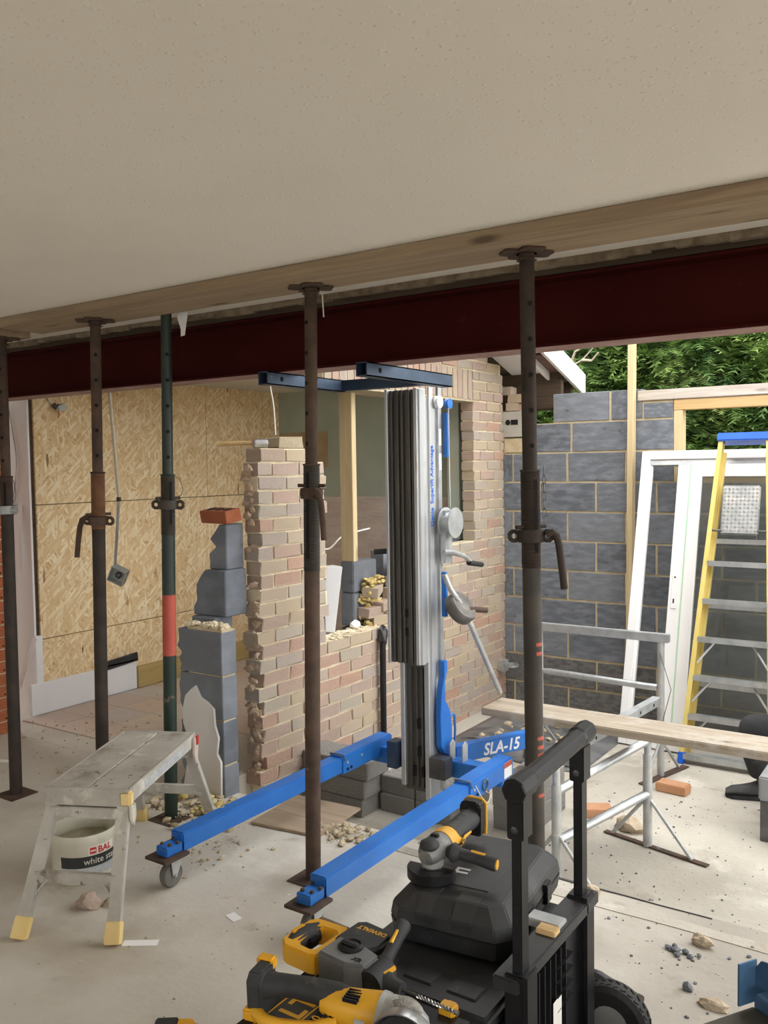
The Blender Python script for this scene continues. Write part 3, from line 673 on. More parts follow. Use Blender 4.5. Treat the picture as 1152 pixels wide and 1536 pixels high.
# outer flange ribs on the lit side
MB().box(-2.205, -2.197, 3.57, 3.60, .66, 1.985).build('side_rib', 'alu', raised)
MB().box(-2.205, -2.195, 3.655, 3.69, -.02, 2.0).build('side_rib', 'alu', fixed)
MB().box(-2.205, -2.192, 3.735, 3.765, .0, 2.02).build('side_rib', 'zinc', fixed)
text('lettering', 'Genie', 'blue_decal', fixed, frame((-2.1945, 3.685, 1.325), (0, 0, 1), (0, -1, 0)), .038, sx=1.0, bold=.001)
text('lettering', 'Superlift Advantage', 'blue_decal', fixed, frame((-2.1945, 3.685, 1.435), (0, 0, 1), (0, -1, 0)), .038, sx=.95, bold=.001)
for k in range(2): MB().box(-2.1915, -2.191, 3.738, 3.762, 1.72 - k * .12, 1.80 - k * .12).build('sticker', 'white_decal', fixed)
# pulley and cable at the top of the column
MB().lathe([(.012, -.012), (.03, -.01), (.025, 0), (.03, .01), (.012, .012)], 20, frame((-2.18, 3.72, 1.93), (0, 1, 0), (0, 0, 1))).build('pulley', 'white_decal', fixed, smooth=True)
MB().lathe([(.01, -.012), (.026, -.01), (.021, 0), (.026, .01), (.01, .012)], 20, frame((-2.17, 3.80, 1.925), (0, 1, 0), (0, 0, 1))).build('pulley', 'blue', fixed, smooth=True)
MB().tube([(-2.165, 3.79, 1.92), (-2.165, 3.80, 1.2)], .003, 6).build('cable', 'steel', fixed)
MB().box(-2.19, -2.165, 3.775, 3.79, 1.66, 1.88).build('guide_plate', 'blue', fixed, bevel=.002)
# fork carriage
mb = MB().box(-2.66, -2.07, 3.50, 3.552, 1.995, 2.047)
fk = mb.build('fork_carriage', 'blue_dark', T, bevel=.003)
for x in (-2.63, -2.095):
    f = MB()
    for (a, b_, c, d) in ((-.028, .028, .0, .005), (-.028, .028, .053, .058), (-.028, -.023, 0, .058), (.023, .028, 0, .058)):
        f.box(x + a, x + b_, 2.955, 3.66 if x > -2.3 else 3.53, 1.991 + c, 1.991 + d)
    fo = f.build('fork', 'blue_dark', T, label='dark blue square-tube fork under the beam')
    MB().lathe([(.011, 0), (.011, .001)], 12, frame((x + .0285, 3.05, 2.02), (0, 1, 0), (0, 0, 1))).build('hole', 'hole', fo)
# base: cross member, two long legs with casters, rear stabiliser
MB().box(-2.60, -1.84, 3.69, 3.77, .09, .17).build('cross_member', 'blue', T, bevel=.004)
def caster(x, y, parent, s=1, z=0, yaw=0):
    g = MB().box(-.05, .05, -.05, .05, .118 * s, .124 * s).build('caster_plate', 'dark_steel', parent, bevel=.001, seg=1, local=True)
    g.location = Vector((x, y, z)) - OFF[parent.name]; g.rotation_euler = (0, 0, yaw)
    for sx in (-1, 1):
        MB().prism([(-.012, .05), (.012, .05), (.045, .118), (-.02, .118)], .004, frame((sx * .024 - .002, .01, 0), (0, 1, 0), (0, 0, 1))).build('fork_arm', 'zinc_dull', g, bevel=.001, seg=1)
    MB().lathe([(.012, -.018), (.045 * s, -.016), (.05 * s, -.008), (.05 * s, .008), (.045 * s, .016), (.012, .018)], 24, frame((0, .01, .05), (0, 1, 0), (0, 0, 1))).build('wheel', 'wheel', g, smooth=True)
    MB().cyl((-.03, .01, .05), (.03, .01, .05), .007, 10).build('axle', 'zinc', g)
    return g
for x in (-2.575, -1.875):
    lg = MB().box(x - .035, x + .035, 2.33, 3.40, .13, .205).build('leg', 'blue', T, bevel=.005)
    MB().box(x - .03, x + .03, 2.25, 2.36, .135, .172).build('leg_tip', 'blue', lg, bevel=.003)
    mb = MB()
    for (dx, y) in ((-.018, 2.27), (.02, 2.275), (.028, 2.31), (-.02, 2.33)): mb.lathe([(.008, 0), (.008, .006), (.005, .009)], 8, Matrix.Translation((x + dx, y, .172)))
    mb.build('bolts', 'rust', lg)['kind'] = 'stuff'
    MB().box(x - .06, x + .055, 2.22, 2.345, .122, .134).build('end_plate', 'rust', lg, bevel=.001, seg=1)
    sl = MB().box(x - .042, x + .042, 3.36, 3.80, .122, .213).build('leg_sleeve', 'blue', T, bevel=.006)
    MB().tube([(x - .04, 3.37, .216), (x, 3.36, .222), (x + .04, 3.372, .217), (x + .045, 3.375, .19)], .004, 8).build('clip', 'dark_steel', sl, smooth=True)
    for (y, z) in ((3.40, .175), (3.43, .145), (3.40, .143), (3.52, .18)): MB().lathe([(.007, 0), (.007, .004)], 10, frame((x + .042, y, z), (0, 1, 0), (0, 0, 1))).build('bolt', 'zinc_dull' if z > .17 else 'hole', sl)
    caster(x + .0, 2.285, T)
MB().tube([(-1.828 + .02 * math.cos(a) * 0, 3.50 + .024 * math.cos(a), .165 + .024 * math.sin(a)) for a in [k * PI / 6 for k in range(13)]], .0035, 8).build('pull_ring', 'dark_steel', T, smooth=True)
MB().tube([(-1.83, 3.41, .19), (-1.80, 3.43, .12), (-1.80, 3.47, .10), (-1.81, 3.52, .12), (-1.83, 3.5, .14)], .002, 6).build('tether', 'mortar', T)
MB().box(-1.832, -1.8315, 3.70, 3.78, .13, .205).build('warning_sticker', 'white_decal', T)
MB().box(-1.8313, -1.831, 3.70, 3.78, .18, .205).build('warning_sticker', 'red_paint', T)
d_ = Vector((-1.93 + 2.16, 4.26 - 3.80, 0)).normalized(); s0 = Vector((-2.17, 3.80, .165)); s1 = s0 + d_ * .52
st = MB().bar(s0, s1, .06, .085).build('stabiliser', 'blue', T, bevel=.004)
nrm = Vector((d_.y, -d_.x, 0))
text('lettering', 'SLA-15', 'white_decal', st, frame(s0 + d_ * .17 + nrm * .0305 + Vector((0, 0, -.028)), d_, (0, 0, 1)), .085, font_shear=.2, bold=.002, sx=.92)
caster(s1.x - .03, s1.y - .01, T, 1, .0, .5)
MB().cyl((s1.x - .02, s1.y, .20), (s1.x - .02, s1.y, .27), .012, 10).build('spindle', 'blue', T)
for x in (-2.13, -2.06): MB().prism([(0, 0), (.05, 0), (.05, .10), (.03, .12), (0, .10)], .006, frame((x, 3.70, .15), (0, 1, 0), (0, 0, 1))).build('bracket', 'zinc_dull', T, bevel=.001, seg=1)
MB().box(-2.19, -2.10, 3.60, 3.68, .1, .2).build('base_bracket', 'dark_steel', T, bevel=.003)
MB().box(-2.45, -2.39, 3.62, 3.70, .1, .235).build('base_bracket', 'blue_dark', T, bevel=.003)
# blue brace on the lit side, push handle, winch
br = [(3.70, .66), (3.735, .66), (3.735, .60), (3.71, .55), (3.715, .46), (3.76, .40), (3.775, .30), (3.775, .16), (3.70, .20), (3.665, .24), (3.66, .40), (3.675, .52), (3.70, .585)]
bb = MB().prism(br, .03, frame((-2.185, 0, 0), (0, 1, 0), (0, 0, 1))).build('brace', 'blue', T, bevel=.003)
MB().tube([(-2.17, 3.77, .36), (-2.17, 3.80, .37), (-2.17, 3.825, .36), (-2.17, 3.83, .28), (-2.17, 3.82, .2), (-2.17, 3.78, .2)], .006, 8).build('grab_loop', 'blue', bb, smooth=True)
wx = -2.12
wn = MB().lathe([(.03, -.03), (.075, -.03), (.075, -.024), (.05, -.02), (.05, .02), (.075, .024), (.075, .03), (.03, .03)], 24, frame((wx - .02, 3.755, 1.36 - .02), (1, 0, 0), (0, 1, 0)) @ Matrix.Rotation(PI / 2, 4, 'Y')).build('winch_drum', 'zinc', T, smooth=True)
MB().box(wx - .06, wx - .03, 3.72, 3.79, 1.14, 1.40).build('winch_plate', 'zinc', T, bevel=.002)
MB().box(wx - .045, wx - .02, 3.70, 3.72, .88, 1.10).build('winch_strap', 'blue', T, bevel=.002)
ck = MB().tube([(wx, 3.65, 1.205), (wx, 3.72, 1.20), (wx, 3.86, 1.165), (wx, 3.92, 1.13)], [.012, .014, .012, .010], 10).build('crank_handle', 'zinc', T, smooth=True)
MB().cyl((wx, 3.90, 1.128), (wx, 4.04, 1.105), .014, 14).build('crank_grip', 'rubber', ck, smooth=True)
MB().cyl((-2.46, 3.55, 1.20), (-2.36, 3.62, 1.205), .014, 12).build('crank_grip', 'rubber', T, smooth=True)
wl = MB().lathe([(.02, -.025), (.075, -.03), (.082, -.02), (.082, .02), (.075, .03), (.05, .02), (.03, .03), (.02, .025)], 28, frame((-2.06, 3.70, .93), (0, 1, .0), (-.6, 0, .8))).build('transport_wheel', 'wheel', T, smooth=True)
MB().cyl((-2.05, 3.72, .925), (-1.99, 3.84, .905), .014, 12).build('wheel_axle', 'rust', wl, smooth=True)
MB().tube([(-2.10, 3.62, 1.10), (-2.08, 3.64, 1.03), (-2.055, 3.72, .93), (-2.03, 4.06, .44)], .014, 12).build('push_handle', 'zinc', T, smooth=True)

# ------------------------------------------------------------------ concrete blocks carrying the lift base
ub = unit_brick('concrete_block', 'denseblock', .03, 55, .02, ratio=(.44, .215, .1))
def cblock(x, y, z, label, rz_=0, s=(.44, .213, .096)):
    o = piece('concrete_block', ub, None, (x, y, z + s[2] / 2), s, (0, 0, rz_)); return tag(o, label, 'block', 'coarse concrete blocks under the lift')
for k, w_ in enumerate(('lowest', 'middle', 'topmost')):
    cblock(-2.905 + .015 * k, 3.83 + .01 * (k == 2), -.25 + k * .1, w_ + ' coarse concrete block in the stack below the left lift leg')
for k, w_ in enumerate(('lower', 'upper')):
    o = cblock(-2.455 - .107 + .005 - .0, 4.09 + .01 * k, -.25 + k * .1, w_ + ' concrete block directly under the lift mast', PI / 2)
    cblock(-2.335 + .0, 4.095, -.25 + k * .1, w_ + ' concrete block beside the one under the mast, nearer the right leg', PI / 2)
for k, w_ in enumerate(('lower', 'upper')):
    cblock(-1.93, 4.20 - .01 * k, -.25 + k * .122, w_ + ' concrete block in the stack behind the black tool case', PI / 2, (.44, .213, .118))
tag(MB().prism([(-3.0, 3.66), (-2.66, 3.64), (-2.55, 3.78), (-2.6, 3.86), (-2.98, 3.8)], .003, Matrix.Translation((0, 0, -.2535))).build('damp_proof_offcut', 'dpm'), 'scrap of black sheet under the left block stack', 'sheet')

# ------------------------------------------------------------------ trestles and scaffold board
T = thing('trestle', 'galvanised trestle under the scaffold board with a splayed foot', 'trestle', (-1.41, 3.9, -.25), group='galvanised trestles')
for (x, y) in ((-1.51, 3.56), (-1.30, 4.18)):
    MB().tube([(x, y, -.245), (x, y, .21)], .022, 14).build('leg', 'zinc_dull', T, smooth=True)
    MB().tube([(x, y, .19), (x, y, .34)], .017, 12).build('inner_leg', 'zinc', T, smooth=True)
    u = Vector((.54, -.13, 0)).normalized()
    ft = MB().bar(Vector((x, y, -.244)) - u * .24, Vector((x, y, -.244)) + u * .31, .032, .006).build('foot', 'rust', T)
    for s, e in ((-1, -.2), (1, .23)):
        MB().cyl(Vector((x, y, .0)), Vector((x, y, -.243)) + u * e, .009, 8).build('strut', 'zinc_dull', T, smooth=True)
for (za, zb) in ((.19, .275), (-.034, .013)):
    MB().tube([(-1.51, 3.56, za - .01), (-1.30, 4.18, zb)], .02, 12).build('rail', 'zinc', T, smooth=True)
tb = MB().bar((-1.53, 3.50, .325), (-1.40, 4.66, .345), .045, .045).build('top_bar', 'zinc', T, bevel=.002)
for k in range(7):
    p = Vector((-1.53, 3.50, .325)).lerp(Vector((-1.40, 4.66, .345)), .08 + k * .14)
    MB().lathe([(.008, 0), (.008, .0015)], 10, frame(p + Vector((.0225, 0, 0)), (0, 1, 0), (0, 0, 1))).build('pin_hole', 'hole', tb)
T = thing('trestle', 'galvanised trestle standing behind, against the white door frame', 'trestle', (-1.9, 5.17, -.25), group='galvanised trestles')
for x in (-2.30, -1.53):
    MB().tube([(x, 5.17, -.245), (x, 5.17, .575)], .021, 14).build('leg', 'zinc_dull', T, smooth=True)
    MB().bar((x - .05, 4.97, -.244), (x + .08, 5.42, -.244), .045, .006).build('foot', 'rust', T)
    for dy in (-.16, .2): MB().cyl((x, 5.17, -.02), (x + dy * .25, 5.17 + dy, -.243), .009, 8).build('strut', 'zinc_dull', T, smooth=True)
MB().bar((-2.34, 5.17, .585), (-1.48, 5.17, .585), .045, .05).build('top_bar', 'zinc', T, bevel=.003)
MB().tube([(-2.30, 5.17, .30), (-2.24, 5.17, .30), (-1.62, 5.17, .285), (-1.55, 5.17, .285)], [.012, .02, .02, .02], 12).build('rail', 'zinc', T, smooth=True)
MB().tube([(-1.53, 5.15, .5), (-1.45, 5.1, .3), (-1.5, 5.1, .1), (-1.53, 5.15, .05)], .0025, 6).build('pin_wire', 'dark_steel', T)
mb = MB().box(-2.05, .4, 3.885, 4.115, .362, .400)
pb = mb.build('scaffold_board', 'scaffold_board', bevel=.004); tag(pb, 'long pale scaffold board laid across the trestles', 'board')

# ------------------------------------------------------------------ leaning white door frame with sliding leaf
T = thing('patio_door', 'white plastic patio door frame with glazed leaf leaning on the block wall', 'door', (-1.95, 5.66, -.25))
ang = math.atan2(.53, 1.94)
DM = Matrix.Translation((-1.955, 5.665, -.248)) @ Matrix.Rotation(-ang, 4, 'X')   # local x along the wall, z up the frame, -y to the viewer
H_, Wd = 2.01, 1.75
def dbox(x0, x1, y0, y1, z0, z1, name, m='upvc', parent=T, bevel=.003): return MB().box(x0, x1, y0, y1, z0, z1, DM).build(name, m, parent, bevel=bevel, seg=1)
for (x0, x1) in ((0, .06), (Wd - .06, Wd)):
    jm = dbox(x0, x1, -.03, .03, 0, H_, 'jamb'); dbox(x0 + .012, x1 - .012 + (.025 if x0 == 0 else 0), -.008, .026, .06, H_ - .06, 'jamb_rebate', parent=jm)
dbox(0.06, Wd - .06, -.03, .03, H_ - .06, H_, 'head')
dbox(0.06, Wd - .06, -.015, .025, H_ - .10, H_ - .06, 'head_track', 'zinc')
dbox(0.06, Wd - .06, -.035, .03, 0, .05, 'threshold')
lf = dbox(.255, .335, -.02, .012, .05, H_ - .10, 'sliding_leaf')
dbox(.345, .42, -.028, .012, .05, H_ - .10, 'leaf_stile', parent=lf); dbox(.335, .346, -.018, .01, .05, H_ - .1, 'green_tape', mat('green_film_edge', (.45, .75, .5), None, 3, .4), lf)
dbox(.42, Wd - .06, -.028, .012, H_ - .185, H_ - .10, 'leaf_top_rail', parent=lf); dbox(.42, Wd - .06, -.028, .012, .05, .14, 'leaf_bottom_rail', parent=lf)
dbox(.42, Wd - .06, -.012, -.006, .14, H_ - .185, 'glass_pane', 'glass', lf, 0)
pl = dbox(.275, .312, -.028, -.02, .92, 1.16, 'lock_plate', parent=lf)
MB().lathe([(.006, 0), (.006, .001)], 10, DM @ frame((.293, -.0285, 1.13), (1, 0, 0), (0, 0, 1))).build('screw', 'hole', pl)
MB().box(.289, .298, -.0292, -.028, .955, .985, DM).build('keyhole', 'hole', pl)
# timber batten beside the frame
tag(MB().bar((-2.07, 6.23, -.25), (-2.055, 6.26, 2.9), .04, .075, (0, 1, 0)).build('timber_batten', 'pine', bevel=.002), 'tall pine batten standing upright against the block wall', 'batten')
# stud in the kitchen opening
tag(MB().box(-3.353, -3.256, 4.475, 4.522, 1.021, 2.087).build('timber_stud', 'pine', bevel=.002), 'pale timber stud propping the lintel above the broken wall', 'post')

# ------------------------------------------------------------------ yellow step ladder (folded, leaning on the door)
T = thing('step_ladder', 'yellow fibreglass step ladder with blue top leaning on the patio door', 'ladder', (-1.24, 5.52, -.25))
LT = Matrix.Translation((-1.235, 5.46, -.248)) @ Matrix.Rotation(-math.atan2(.52, 2.06), 4, 'X')
LL = 2.10
def lp(x, y, z): return LT @ Vector((x, y, z))
hw = lambda z: .262 - (.262 - .142) * z / LL
for s in (-1, 1):
    st = MB()
    for (dy, th_) in ((0, .005), (.055, .005)):
        st.bar(lp(s * hw(0), dy, 0), lp(s * hw(LL - .03), dy, LL - .03), .028, th_, up=LT.to_3x3() @ Vector((0, 1, 0)))
    st.bar(lp(s * (hw(0) + .012), .0275, 0), lp(s * (hw(LL - .03) + .012), .0275, LL - .03), .005, .055, up=LT.to_3x3() @ Vector((0, 1, 0)))
    rl = st.build('rail', 'yellow_lad', T)
    MB().bar(lp(s * hw(0), .027, 0), lp(s * hw(.06), .027, .07), .036, .066, up=LT.to_3x3() @ Vector((0, 1, 0))).build('foot', 'blue_cap', rl, bevel=.003)
    MB().bar(lp(s * (hw(0) - .02), .10, .03), lp(s * (hw(LL - .1) - .015), .075, LL - .1), .026, .03, up=LT.to_3x3() @ Vector((0, 1, 0))).build('rear_rail', 'yellow_lad', T)
for k in range(6):
    z = .06 + k * .2425
    w_ = hw(z) - .012
    td = MB()
    td.bar(lp(-w_, .03, z), lp(w_, .03, z), .078, .004, up=(0, 0, 1)).bar(lp(-w_, -.006, z - .014), lp(w_, -.006, z - .014), .004, .034, up=(0, 0, 1)).bar(lp(-w_, .064, z - .002), lp(w_, .064, z - .002), .004, .02, up=(0, 0, 1))
    t_ = td.build('tread', 'zinc', T)
    if 0 < k < 4:
        for s in (-1, 1): MB().tube([lp(s * (w_ + .005), .03, z - .16), lp(s * w_ * .55, .05, z - .02)], .008, 8).build('tread_brace', 'alu', t_, smooth=True)
for z in (.5, 1.0, 1.42): MB().bar(lp(-hw(z) + .02, .10, z), lp(hw(z) - .02, .10, z), .02, .03).build('rear_rung', 'alu', T)
MB().box(-.165, .165, -.02, .115, LL - .04, LL + .012, LT).build('top_cap', 'blue_cap', T, bevel=.006)
pf = MB().box(-.115, .115, .004, .022, 1.45, 1.77, LT).build('platform', 'zinc_dull', T, bevel=.01, label='raised chequer-plate platform')
mb = MB(); 
for i in range(9):
    for j in range(12):
        x = -.096 + i * .024; z = 1.475 + j * .0245; a = PI / 4 if (i + j) % 2 else -PI / 4
        for q in (-.005, 0.0, .005):
            c = Vector((x, 0, z)); dd = Vector((math.cos(a), 0, math.sin(a))) * .0075; nn = Vector((-math.sin(a), 0, math.cos(a))) * q
            p0, p1 = c - dd + nn, c + dd + nn
            mb.bar(LT @ Vector((p0.x, .003, p0.z)), LT @ Vector((p1.x, .003, p1.z)), .003, .003)
mb.build('chequer_pattern', 'alu', pf)['kind'] = 'stuff'
MB().cyl(lp(-.175, .012, 1.475), lp(.175, .012, 1.475), .007, 10).build('platform_bar', 'dark_steel', T)
# ------------------------------------------------------------------ aluminium work bench
M['bench'] = mat('paint_splashed_aluminium', (.40, .38, .34), (.54, .52, .47), 7, .6, .3, bump=.15, spots=[((.66, .63, .56), 6, .58, .08), ((.12, .11, .10), 22, .64, .04), ((.30, .27, .23), 4, .58, .1)])
M['cream'] = mat('cream_plastic', (.70, .52, .20), (.78, .60, .28), 6, .5)
M['bucket'] = mat('dirty_cream_bucket', (.52, .50, .40), (.64, .62, .52), 5, .5, spots=[((.36, .34, .24), 4, .55, .15), ((.72, .71, .66), 9, .64, .06)])
M['label_black'] = mat('dark_label', (.02, .024, .026), (.035, .04, .04), 6, .4, spots=[((.40, .38, .34), 14, .66, .05)])
M['label_red'] = mat('red_print', (.52, .03, .03), None, 4, .4)
M['label_grey'] = mat('grey_print', (.42, .44, .46), (.50, .52, .54), 60, .5)
M['label_cream'] = mat('pale_print', (.72, .70, .64), None, 4, .5)
v_ = Vector((-.44, .898, 0)).normalized(); ang_b = math.atan2(v_.y, v_.x)
T = thing('work_bench', 'paint-splashed aluminium hop-up work bench on splayed legs', 'bench', (-2.805, 2.285, 0), ang_b)
HZ = .472
for s in (-1, 1):       # two deck planks with a seam
    MB().box(-.335, .335, s * .0785 - .0765, s * .0785 + .0765, HZ - .018, HZ).build('deck_plank', 'bench', T, bevel=.004, local=True)
sk = MB().box(-.335, .335, -.163, -.155, HZ - .055, HZ + .002).build('side_rail', 'bench', T, bevel=.002, local=True)
MB().box(-.335, .335, .155, .163, HZ - .055, HZ + .002).build('side_rail', 'bench', T, bevel=.002, local=True)
for s in (-1, 1): MB().box(s * .34 - .006, s * .34 + .006, -.163, .163, HZ - .062, HZ + .003).build('end_cap', 'bench', T, bevel=.003, local=True)
M['smudge'] = mat('worn_blue_print', (.30, .35, .42), (.50, .50, .48), 40, .6)
MB().box(-.2, .2, -.1642, -.163, HZ - .045, HZ - .018).build('worn_print', 'smudge', sk)
for sx in (-1, 1):
    for sy in (-1, 1):
        a = Vector((sx * .318, sy * .135, HZ - .05)); b_ = Vector((sx * .525, sy * .172, .0))
        lg = MB().bar(a, b_ + (a - b_).normalized() * .03, .028, .046, up=(0, 1, 0)).build('leg', 'bench', T, bevel=.003, local=True)
        MB().bar(b_ + (a - b_).normalized() * .075, b_ + Vector((0, 0, .003)), .036, .054, up=(0, 1, 0)).build('foot', 'cream', lg, bevel=.003)
        MB().bar(a.lerp(b_, .72), Vector((sx * .437, sy * .10, a.lerp(b_, .57).z)), .004, .016, up=(1, 0, 0)).build('brace', 'bench', lg)
    c = .42; zc = (HZ - .05) * (1 - .5)
    for f in (.09, .56):
        xx = sx * (.318 + .207 * f); yy = .135 + .037 * f; zz = (HZ - .05) * (1 - f)
        MB().box(xx - .012, xx + .012, -yy, yy, zz - .02, zz + .02).build('rung', 'bench', T, bevel=.003, local=True)
MB().box(-.352, -.318, -.172, -.13, HZ - .058, HZ - .006).build('corner_cap', 'cream', T, bevel=.006, local=True, label='yellowed plastic corner cap')
hg = MB().prism([(-.02, .0), (.02, 0), (.028, -.05), (.018, -.10), (-.005, -.115), (-.025, -.07)], .012, frame((.315, -.164, HZ - .01), (1, 0, 0), (0, 0, 1))).build('hinge_plate', mat('pinkish_hinge', (.46, .36, .32), (.55, .46, .42), 9, .6), T, bevel=.003, local=True)
MB().box(.315, .335, -.182, -.176, HZ - .045, HZ - .004).build('latch', 'label_red', hg, bevel=.002)
MB().prism([(-.02, .0), (.02, 0), (.022, -.05), (.0, -.085), (-.02, -.05)], .012, frame((-.33, -.164, HZ - .055), (1, 0, 0), (0, 0, 1))).build('hinge_plate', 'bench', T, bevel=.003, local=True)

# ------------------------------------------------------------------ bucket under the bench
bx, by, brad, bh = -2.965, 2.19, .128, .195
T = thing('plastic_bucket', 'dirty cream bucket with a black printed band under the work bench', 'bucket', (bx, by, 0))
MB().lathe([(.0, .0), (.118, .0), (.121, .01), (brad, bh - .03), (brad + .006, bh - .028), (brad + .006, bh - .012), (brad + .002, bh), (brad - .004, bh), (brad - .008, .02), (.0, .018)], 40, Matrix.Translation((bx, by, .001))).build('tub', 'bucket', T, smooth=True)
MB().lathe([(.0, bh - .062), (brad - .01, bh - .06), (brad - .01, bh - .065), (0, bh - .067)], 32, Matrix.Translation((bx, by, 0))).build('residue', mat('dried_adhesive', (.34, .31, .2), (.5, .47, .36), 10, .9, bump=.5), T)
def arc_band(a0, a1, z0, z1, m, name, off=.0008, parent=T):
    mb = MB(); n = 24; vs = []; fs = []
    for k in range(n + 1):
        a = a0 + (a1 - a0) * k / n
        for z in (z0, z1):
            r = .121 + (brad - .121) * (z - .01) / (bh - .04) + off
            vs.append((bx + r * math.cos(a), by + r * math.sin(a), z))
    fs = [(2 * k, 2 * k + 2, 2 * k + 3, 2 * k + 1) for k in range(n)]
    return mb.add(vs, fs).build(name, m, parent, smooth=True)
def arc_text(body, m, a0, z, size, parent=T, sx=1.0, bold=0):
    o = text('lettering', body, m, parent, Matrix.Identity(4), size, .0003, bold=bold)
    for v in o.data.vertices:
        x, y, d = v.co; zz = z + y; r = .121 + (brad - .121) * (zz - .01) / (bh - .04) + .0012 + d
        a = a0 + x * sx / brad; v.co = (bx + r * math.cos(a), by + r * math.sin(a), zz)
    return o
ca = math.atan2(-by, -bx)
lb = arc_band(ca - .75, ca + 1.5, .07, .115, 'label_black', 'label_band')
arc_band(ca - .75, ca + 1.5, .035, .07, 'label_grey', 'label_print')
arc_band(ca + .12, ca + 1.0, .118, .152, 'label_cream', 'label_strip')
arc_text('white star', 'label_cream', ca - .02, .082, .036, sx=1.0)
arc_text('BAL', 'label_red', ca + .42, .122, .036, sx=1.0, bold=.001)
arc_band(ca + .17, ca + .37, .122, .148, 'label_red', 'logo_square', .0016)
arc_band(ca + .19, ca + .35, .132, .138, 'label_cream', 'logo_stripe', .0022)

# ------------------------------------------------------------------ rolling tool trolley
T = thing('tool_trolley', 'black wheeled tool-box trolley with its pull handle up', 'trolley', (-1.05, 1.98, 0))
def slab(x0, x1, y0, y1, z0, z1, name, m='black', parent=T, bevel=.006, seg=2): return MB().box(x0, x1, y0, y1, z0, z1).build(name, m, parent, bevel=bevel, seg=seg)
slab(-1.30, -.90, 1.70, 2.27, .06, .335, 'body', 'black_case', bevel=.02)
ld = slab(-1.315, -.885, 1.69, 2.28, .335, .379, 'lid', 'black_case', bevel=.012)
for k in range(3): slab(-1.26 + k * .12, -1.18 + k * .12, 1.74, 1.80, .376, .384, 'lid_rib', 'black_case', ld, .003)
# back frame that carries the handle
fr = slab(-.885, -.82, 1.715, 2.215, .445, .478, 'cross_beam', 'black_case', bevel=.004)
for (y, x) in ((1.755, -.832), (2.165, -.852)):
    up = MB().box(x - .027, x + .027, y - .032, y + .032, .03, .487).build('upright', 'black', T, bevel=.004)
    MB().box(x + .02, x + .032, y - .034, y - .026, .03, .49).build('upright_fin', 'black', up)
    ps = MB().box(x - .012, x + .012, y - .020, y + .020, .40, .885).build('handle_post', 'black', T, bevel=.003)
    MB().box(x - .02, x + .02, y - .026, y + .026, .79, .885).build('post_sleeve', 'black', ps, bevel=.003)
    for z in (.60, .64): MB().box(x - .006, x + .006, y - .021, y - .0195, z, z + (.02 if z < .62 else .006)).build('latch_hole', 'hole', ps)
    MB().lathe([(.009, 0), (.009, .004), (.004, .005)], 6, frame((x, y - .026, .815), (1, 0, 0), (0, 0, 1))).build('bolt', 'dark_steel', ps)
gp = MB().prism([(.030 * math.cos(a) * .9, .026 * math.sin(a)) for a in [PI / 8 + k * PI / 4 for k in range(8)]], .50, frame((-.825, 1.725, .905), (0, 0, 1), (-1, 0, 0)))
gv = [Vector(p) for p in gp.v]
g = MB(); g.tube([(-.828, 1.715, .905), (-.83, 1.79, .905), (-.831, 1.80, .905), (-.85, 2.14, .905), (-.852, 2.15, .905), (-.857, 2.225, .905)], [.030, .030, .026, .026, .030, .030], 8)
gp = g.build('grip', 'black', T, bevel=.003, seg=1)
MB().lathe([(.02, 0), (.02, .001)], 16, frame((-.828, 1.7145, .905), (1, 0, 0), (0, 0, 1))).build('grip_hole', 'hole', gp)
# ribbed back panel under the cross beam, label, yellow catch
bp = slab(-.865, -.845, 1.775, 2.14, .05, .45, 'back_panel', 'black', bevel=.003)
for k in range(7): slab(-.846, -.822, 1.80 + k * .032, 1.804 + k * .032, .06, .44, 'panel_rib', 'black', bp, 0)
for k in range(4): MB().prism([(0, 0), (.028, 0), (0, -.02)], .10, frame((-.845, 2.03, .40 - k * .035), (1, 0, 0), (0, 0, 1)).copy() @ Matrix.Rotation(0, 4, 'Z')).build('panel_fin', 'black', bp)
MB().box(-.819, -.8185, 1.905, 1.955, .16, .33).build('paper_label', 'label_cream', bp)
slab(-.92, -.83, 1.97, 2.02, .465, .487, 'catch', 'zinc_dull', bevel=.003)
slab(-.875, -.825, 1.93, 1.965, .470, .490, 'catch_tab', 'pine_x', bevel=.002)
for y in (2.27, 1.69):
    wl = MB().lathe([(.03, -.028), (.055, -.03), (.088, -.032), (.10, -.02), (.10, .02), (.088, .032), (.055, .03), (.03, .028)], 32, frame((-.80, y, .10), (1, 0, 0), (0, 0, 1))).build('wheel', 'rubber', T, smooth=True)
    mb = MB()
    for k in range(30):
        a = 2 * PI * k / 30
        for s in (-1, 1):
            c = Vector((-.80 + .1 * math.cos(a), y + s * .011, .10 + .1 * math.sin(a)))
            t_ = Vector((-math.sin(a), s * .55, math.cos(a))); mb.bar(c - t_ * .006, c + t_ * .006, .005, .005, up=(math.cos(a), 0, math.sin(a)))
    mb.build('tread', 'rubber', wl)['kind'] = 'stuff'
    MB().lathe([(.0, -.033), (.05, -.031), (.05, .031), (.0, .033)], 20, frame((-.80, y, .10), (1, 0, 0), (0, 0, 1))).build('hub', 'zinc_dull', wl, smooth=True)

